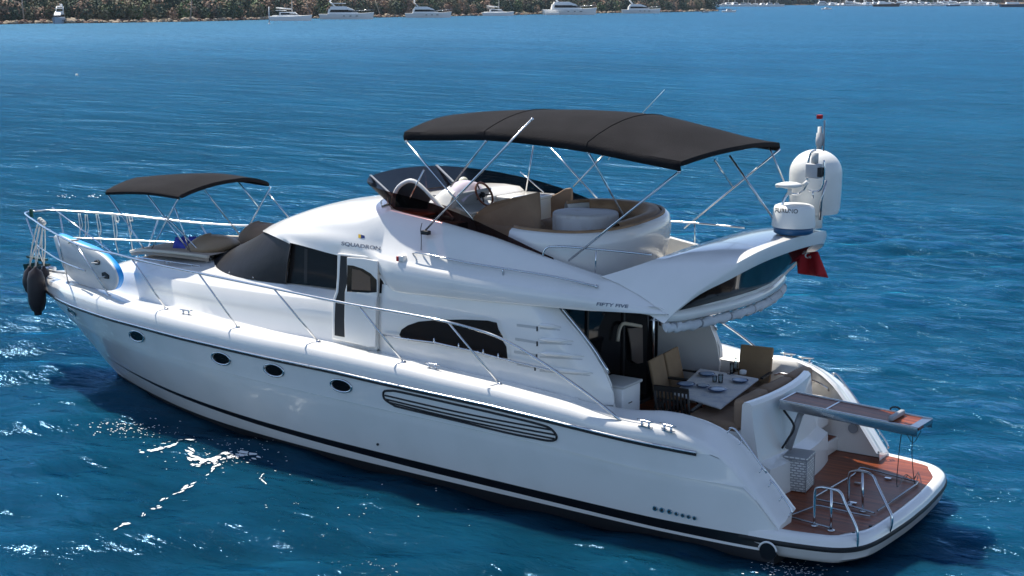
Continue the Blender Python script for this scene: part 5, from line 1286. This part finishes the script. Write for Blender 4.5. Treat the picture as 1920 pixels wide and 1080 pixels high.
def dead_tree(px, py, h, lean_, label):
    b = un(px, py, z=0)+Fh*4; b.z = 1.2; q = MB(); t_ = thing('dead_tree', b, label, 'tree', 'bare trees on the far shore')
    q.tube([b, b+Vector((lean_*.5, 0, h*.5)), b+Vector((lean_, 0, h))], [.22, .14, .04], 6); q.build('trunk', BTRNK, t_)
    q = MB(); g = random.Random(px)
    for k in range(9):
        s = b+Vector((lean_, 0, h))*g.uniform(.3, .9); q.tube([s, s+Vector((g.uniform(-2, 2), g.uniform(-2, 2), g.uniform(-.2, 1.2)))], [.07, .02], 5)
    q.build('branch', BTRNK, t_)
dead_tree(36, 45, 8, .6, 'bare brown tree on the shore at the far left edge')
dead_tree(710, 33, 4.6, 1.8, 'bleached leaning trunk on the shore right of the second motor yacht')
dead_tree(352, 41, 6, -.8, 'bare brown tree on the shore near the bow, right of the lone cruiser')

# boats at anchor
DKB = mat('dark_blue_hull', (.02, .04, .08), .4); BWH = mat('white_boat_hull', (.88, .88, .86), .35); BTAN = mat('tan_awning', (.40, .27, .16), .8)
BRD = mat('brown_gulet_hull', (.07, .03, .02), .5)
def boat_frame(px, py, heading):      # heading: angle of the bow, 0 = towards the picture's right, pi = left
    p = un(px, py, z=0); rt = Vector(RT); f = Fh; d = rt*math.cos(heading)+f*math.sin(heading); s = Vector((-d.y, d.x, 0))
    return p, (lambda x, y, z: p+d*x+s*y+Vector((0, 0, z)))
def bhull(W, L_, B_, H_, z0=-.2, fine=.55):
    rows = []
    for x, b, h in ((-.5, .86, .8), (-.3, .97, .8), (0, 1, .84), (.2, .9, .9), (.35, .62, .98), (.45, .3, 1.05), (.5, .0, 1.1)):
        rows.append([W(x*L_*.94, 0, z0), W(x*L_*.95, b*B_*.38, z0), W(x*L_*.97, b*B_*.46, H_*h*.5), W(x*L_, b*B_*.5, H_*h), W(x*L_, 0, H_*h+.03)])
    q = MB(); q.grid(rows, 0, True); q.grid([[W(*0*(0,)) for _ in ()] for _ in ()], 0) if False else None
    R2 = []
    for x, b, h in ((-.5, .86, .8), (-.3, .97, .8), (0, 1, .84), (.2, .9, .9), (.35, .62, .98), (.45, .3, 1.05), (.5, .0, 1.1)):
        R2.append([W(x*L_*.94, 0, z0), W(x*L_*.95, -b*B_*.38, z0), W(x*L_*.97, -b*B_*.46, H_*h*.5), W(x*L_, -b*B_*.5, H_*h), W(x*L_, 0, H_*h+.03)])
    q.grid(R2, 0, True)
    for r_ in (rows[0], R2[0]): q.add(r_, [list(range(5))], 0, False)
    return q
def cabin(W, x0, x1, b, z0, z1, rake0=.3, rake1=1.2, top=.85):
    q = MB(); B = [W(x0, -b, z0), W(x1, -b*.8, z0), W(x1, b*.8, z0), W(x0, b, z0)]; T = [W(x0+rake0, -b*top, z1), W(x1-rake1, -b*.7, z1), W(x1-rake1, b*.7, z1), W(x0+rake0, b*top, z1)]
    q.add(B+T, [(0, 1, 5, 4), (1, 2, 6, 5), (2, 3, 7, 6), (3, 0, 4, 7), (4, 5, 6, 7)], 0, False); return q
def motoryacht(px, py, L_, hd, label, tan=False, grp='motor yachts anchored off the wooded shore', name='anchored_yacht', hullm=None, arch_=True, hs=1.0):
    p, W = boat_frame(px, py, hd); t_ = thing(name, p, label, 'motor yacht', grp); H_ = .115*L_*hs; B_ = L_*.27
    bhull(W, L_, B_, H_).build('hull', hullm or BWH, t_, auto=40)
    cabin(W, -.34*L_, .24*L_, B_*.38, H_*.84, H_*1.62, .02*L_, .14*L_).build('deckhouse', BWH, t_)
    q = cabin(W, -.30*L_, .215*L_, B_*.384, H_*1.10, H_*1.48, .02*L_, .10*L_, .90); q.build('window_band', GLS, t_)
    q = MB(); 
    for k in range(3):
        for s_ in (-1, 1): q.box(W(-.05*L_+.12*L_*k, s_*B_*.475, H_*.52), (.05*L_*abs(math.cos(hd))+.1, .12, .16), rz=0)
    q.build('hull_window', GLS, t_, split=True)
    cabin(W, -.30*L_, .10*L_, B_*.34, H_*1.62, H_*2.0, .02*L_, .12*L_, .9).build('flybridge', BWH, t_)
    if tan:
        q = cabin(W, -.28*L_, -.01*L_, B_*.32, H_*2.42, H_*2.52, 0, 0, 1); q.build('awning', BTAN if tan == 1 else BWH, t_)
    if arch_:
        q = MB()
        for s_ in (-1, 1): q.tube([W(-.20*L_, s_*B_*.32, H_*1.9), W(-.30*L_, s_*B_*.26, H_*2.75)], .16, 6)
        q.tube([W(-.30*L_, -B_*.28, H_*2.75), W(-.30*L_, B_*.28, H_*2.75)], .18, 6); q.tube([W(-.30*L_, 0, H_*2.75), W(-.30*L_, 0, H_*3.3)], .05, 5); q.ball(W(-.29*L_, B_*.15, H_*3.0), .35, n=8); q.build('radar_mast', BWH, t_)
    q = MB(); q.tube([W(.1*L_, B_*.44, H_*1.25), W(.35*L_, B_*.28, H_*1.4), W(.5*L_, 0, H_*1.5), W(.35*L_, -B_*.28, H_*1.4), W(.1*L_, -B_*.44, H_*1.25)], .04, 5); q.build('bow_rail', CHR, t_)
    return t_
def sailcat(px, py, L_, hd, hm, label, wide=True):
    p, W = boat_frame(px, py, hd); t_ = thing('sailing_catamaran', p, label, 'catamaran', 'sailing catamarans off the wooded shore')
    for s_ in (-1, 1):
        W2 = lambda x, y, z, s_=s_: W(x, y+s_*L_*.19, z); bhull(W2, L_, L_*.15, L_*.12).build('hull', BWH, t_, auto=40)
    q = MB(); q.add([W(a*L_, b*L_*.18, z) for z in (L_*.075, L_*.12) for a, b in ((-.42, -1), (.28, -1), (.28, 1), (-.42, 1))], [(0, 1, 2, 3), (4, 5, 6, 7), (0, 1, 5, 4), (1, 2, 6, 5), (2, 3, 7, 6), (3, 0, 4, 7)], 0, False); q.build('bridge_deck', BWH, t_)
    cabin(W, -.25*L_, .2*L_, L_*.16, L_*.12, L_*.20, .1, .1*L_).build('cabin', BWH, t_); cabin(W, -.22*L_, .19*L_, L_*.162, L_*.14, L_*.18, .1, .1*L_, .95).build('window_band', GLS, t_)
    cabin(W, -.34*L_, -.1*L_, L_*.14, L_*.235, L_*.245, 0, 0, 1).build('awning', BWH, t_)
    q = MB(); q.tube([W(.04*L_, 0, L_*.12), W(.04*L_, 0, hm)], [.11, .07], 6); q.build('mast', ALU, t_)
    q = MB(); q.tube([W(.04*L_, 0, L_*.27), W(-.34*L_, 0, L_*.30)], .16, 6); q.build('boom', BWH, t_)
    q = MB(); q.tube([W(.48*L_, 0, L_*.12), W(.05*L_, 0, hm*.93)], .04, 4); q.tube([W(-.3*L_, L_*.2, L_*.12), W(.04*L_, 0, hm*.9)], .02, 4); q.build('rigging', ALU, t_)
sailcat(545, 38.5, 12.4, .05, 19, 'white sailing catamaran, left of the first large motor yacht')
sailcat(933, 29.5, 11.8, .1, 19, 'white sailing catamaran between the third and fourth motor yachts')
motoryacht(650, 36, 17.2, .06, 'white flybridge motor yacht directly left of the bleached leaning trunk', tan=2)
motoryacht(803, 33, 15.8, .08, 'white flybridge motor yacht with a tan awning', tan=1)
motoryacht(1068, 27.5, 21.5, .10, 'largest white motor yacht, with stepped decks and a tender at its stern', tan=0)
motoryacht(1202, 25, 16.5, .05, 'white motor yacht farthest along the wooded shore before the bay', tan=0)
motoryacht(110, 44, 11, -1.45, 'lone white cruiser seen end on, far left beside the brown scrub', tan=2, hs=1.25, hullm=mat('pale_blue_hull', (.35, .45, .55), .4))
p, W = boat_frame(1036, 27.8, .1); q = bhull(W, 5.5, 2.2, .9); o = q.build('tender', BWH, None, auto=40); tag(o, 'small white tender lying at the stern of the largest motor yacht', 'dinghy')
def small(px, py, L_, hd, label, hm=BWH, name='small_boat', cat='boat', grp='small boats moored in the bay mouth'):
    p, W = boat_frame(px, py, hd); t_ = thing(name, p, label, cat, grp)
    bhull(W, L_, L_*.3, L_*.13).build('hull', hm, t_, auto=40); cabin(W, -.2*L_, .2*L_, L_*.11, L_*.11, L_*.22, .05*L_, .08*L_).build('cabin', BWH, t_); cabin(W, -.17*L_, .19*L_, L_*.112, L_*.14, L_*.19, .05*L_, .07*L_, .95).build('window_band', GLS, t_)
    return t_, W
small(1367, 23, 6.5, .1, 'small white boat alone in the blue gap right of the wooded point')
small(1322, 23.5, 3.2, .1, 'tiny grey dinghy close to the end of the wooded point', mat('grey_hull', (.2, .23, .27), .5))
small(1550, 17.8, 5.5, .1, 'low pale speedboat far out in front of the marina')
# buoys near and far
for (a, b, r_, lb) in ((144, 141, .14, 'small white float on the open water at the left'), (505, 45, .3, 'tall spar buoy by the shore left of the first catamaran')):
    c = un(a, b, z=.05); q = MB(); q.ball(c, r_, n=10)
    if a == 505: q.tube([c, c+Vector((0, 0, 4.4))], .12, 6)
    o = q.build('buoy', WHT); tag(o, lb, 'buoy')
# marina
g = random.Random(11); k = 0
for i in range(12):
    px = 1318+i*12.5+g.uniform(-3, 3); t_, W = small(px, 12.2, g.uniform(9, 13), g.uniform(-.4, .6), 'pale sailing boat in the cluster of masts behind the wooded point', name='moored_sailing_boat', cat='sailing boat', grp='sailing boats clustered behind the wooded point')
    q = MB(); q.tube([W(0, 0, 1.5), W(0, 0, 15)], .12, 5); q.build('mast', ALU, t_)
for i in range(46):
    px = 1541+i*7.2+g.uniform(-3, 3); row = g.choice([10.6, 11.0, 11.4]); 
    if g.random() < .3:
        t_, W = small(px, row, g.uniform(8, 12), g.uniform(-.6, .8), 'white sailing boat packed in the distant marina', name='marina_sailing_boat', cat='sailing boat', grp='sailing boats in the distant marina'); q = MB(); q.tube([W(0, 0, 1.5), W(0, 0, 14)], .12, 5); q.build('mast', ALU, t_)
    else:
        motoryacht(px, row, g.uniform(10, 15), g.uniform(-.7, 1.2), 'white motor yacht packed in the distant marina', name='marina_yacht', grp='motor yachts in the distant marina', arch_=g.random() < .5)
for px, py, L_, m_, lb in ((1662, 12.5, 19, BRD, 'long dark brown gulet in front of the marina yachts'), (1902, 13.2, 20, DKB, 'dark blue gulet at the right edge of the picture'), (1787, 11.8, 10, DKB, 'small dark hull in front of the marina, between the two gulets')):
    p, W = boat_frame(px, py, .05); t_ = thing('gulet', p, lb, 'boat', 'dark wooden boats in front of the marina')
    bhull(W, L_, L_*.22, L_*.11).build('hull', m_, t_, auto=40); cabin(W, -.3*L_, .15*L_, L_*.08, L_*.10, L_*.16, .3, .5).build('cabin', BWH, t_)
    q = MB(); q.tube([W(.1*L_, 0, 1.5), W(.1*L_, 0, 17)], .14, 5); q.build('mast', ALU, t_)

# foam and sun glints by the hull, both drawn as pale patches
FOAM_GLINT = mat('foam_and_glints', (.72, .74, .74), .8)
def foam_glints():
    g = random.Random(6); q = MB()
    def spot(px, py, s, el=1.0, ang=None):
        c = un(px, py, z=0); n = 9; ang = g.uniform(-.3, .3) if ang is None else ang; ph = [g.uniform(.5, 1.15) for _ in range(n)]
        pts = []
        for k in range(n):
            a = 2*math.pi*k/n; u = math.cos(a)*s*el*ph[k]; v = math.sin(a)*s*ph[k]*.45
            u, v = u*math.cos(ang)-v*math.sin(ang), u*math.sin(ang)+v*math.cos(ang)
            e = un(px+u, py-v*.8, z=0); e.z = float(waves(np.array([e.x]), np.array([e.y]))[0])+.012; pts.append(e)
        q.add(pts, [list(range(n))], 0, True)
    def line(P, w0, n, jit=2):
        for _ in range(n):
            t = g.random()*(len(P)-1); i = int(t); f = t-i; x = P[i][0]+(P[i+1][0]-P[i][0])*f; y = P[i][1]+(P[i+1][1]-P[i][1])*f
            ang = math.atan2(-(P[i+1][1]-P[i][1]), P[i+1][0]-P[i][0]); spot(x+g.gauss(0, jit), y+g.gauss(0, jit*.6), w0*g.uniform(.4, 1.3), g.uniform(1, 2.2), ang)
    line([(213, 1003), (232, 985), (245, 983)], 3.4, 12, 1.5); line([(268, 968), (272, 955), (297, 948)], 3, 8, 1.2); line([(298, 938), (318, 928), (345, 915), (362, 908)], 3.2, 16, 1.5); line([(362, 908), (392, 890), (403, 872), (412, 868)], 3.5, 14, 1.8)
    line([(265, 850), (290, 848), (320, 842), (335, 835)], 4.5, 22, 2.5); line([(300, 836), (330, 828), (366, 830)], 3.2, 12, 1.5); line([(352, 852), (380, 866), (410, 860), (440, 852), (482, 855)], 4.6, 46, 4); line([(355, 872), (400, 868)], 3, 8, 2)
    line([(497, 880), (488, 895), (500, 912)], 2.6, 9, 1.2)
    for _ in range(110): spot(g.gauss(430, 60), g.gauss(850, 16), g.uniform(.6, 1.5), g.uniform(1, 2))
    for _ in range(110): spot(g.gauss(245, 45), g.gauss(803, 7), g.uniform(.6, 1.5), g.uniform(1, 2))
    for _ in range(30): spot(g.uniform(480, 900), g.gauss(945, 40), g.uniform(.5, 1.5), g.uniform(1, 2))
    for _ in range(120): spot(g.gauss(1480, 40), g.gauss(1066, 12), g.uniform(.6, 2), g.uniform(1, 2))
    for _ in range(25): spot(g.gauss(700, 50), g.gauss(1065, 10), g.uniform(.5, 1.5), g.uniform(1, 2))
    for _ in range(26): spot(g.gauss(150, 30), g.gauss(368, 3), g.uniform(.6, 1.6), 1.8)
    o = q.build('foam_and_glints', FOAM_GLINT, recalc=False); o['kind'] = 'stuff'
foam_glints()

# ------------------------------------------------------------------ the sea air between here and the far shore
def haze():
    q = bpy.data.materials.new('sea_haze'); q.use_nodes = True; t = q.node_tree; t.nodes.clear()
    o = t.nodes.new('ShaderNodeOutputMaterial'); v = t.nodes.new('ShaderNodeVolumePrincipled')
    v.inputs['Color'].default_value = (.62, .80, 1, 1); v.inputs['Density'].default_value = .00006; v.inputs['Anisotropy'].default_value = .2
    t.links.new(v.outputs[0], o.inputs['Volume'])
    m_ = MB(); m_.box((700, -1200, 34), (5600, 6000, 76)); ob = m_.build('haze', q); ob['kind'] = 'stuff'
haze()
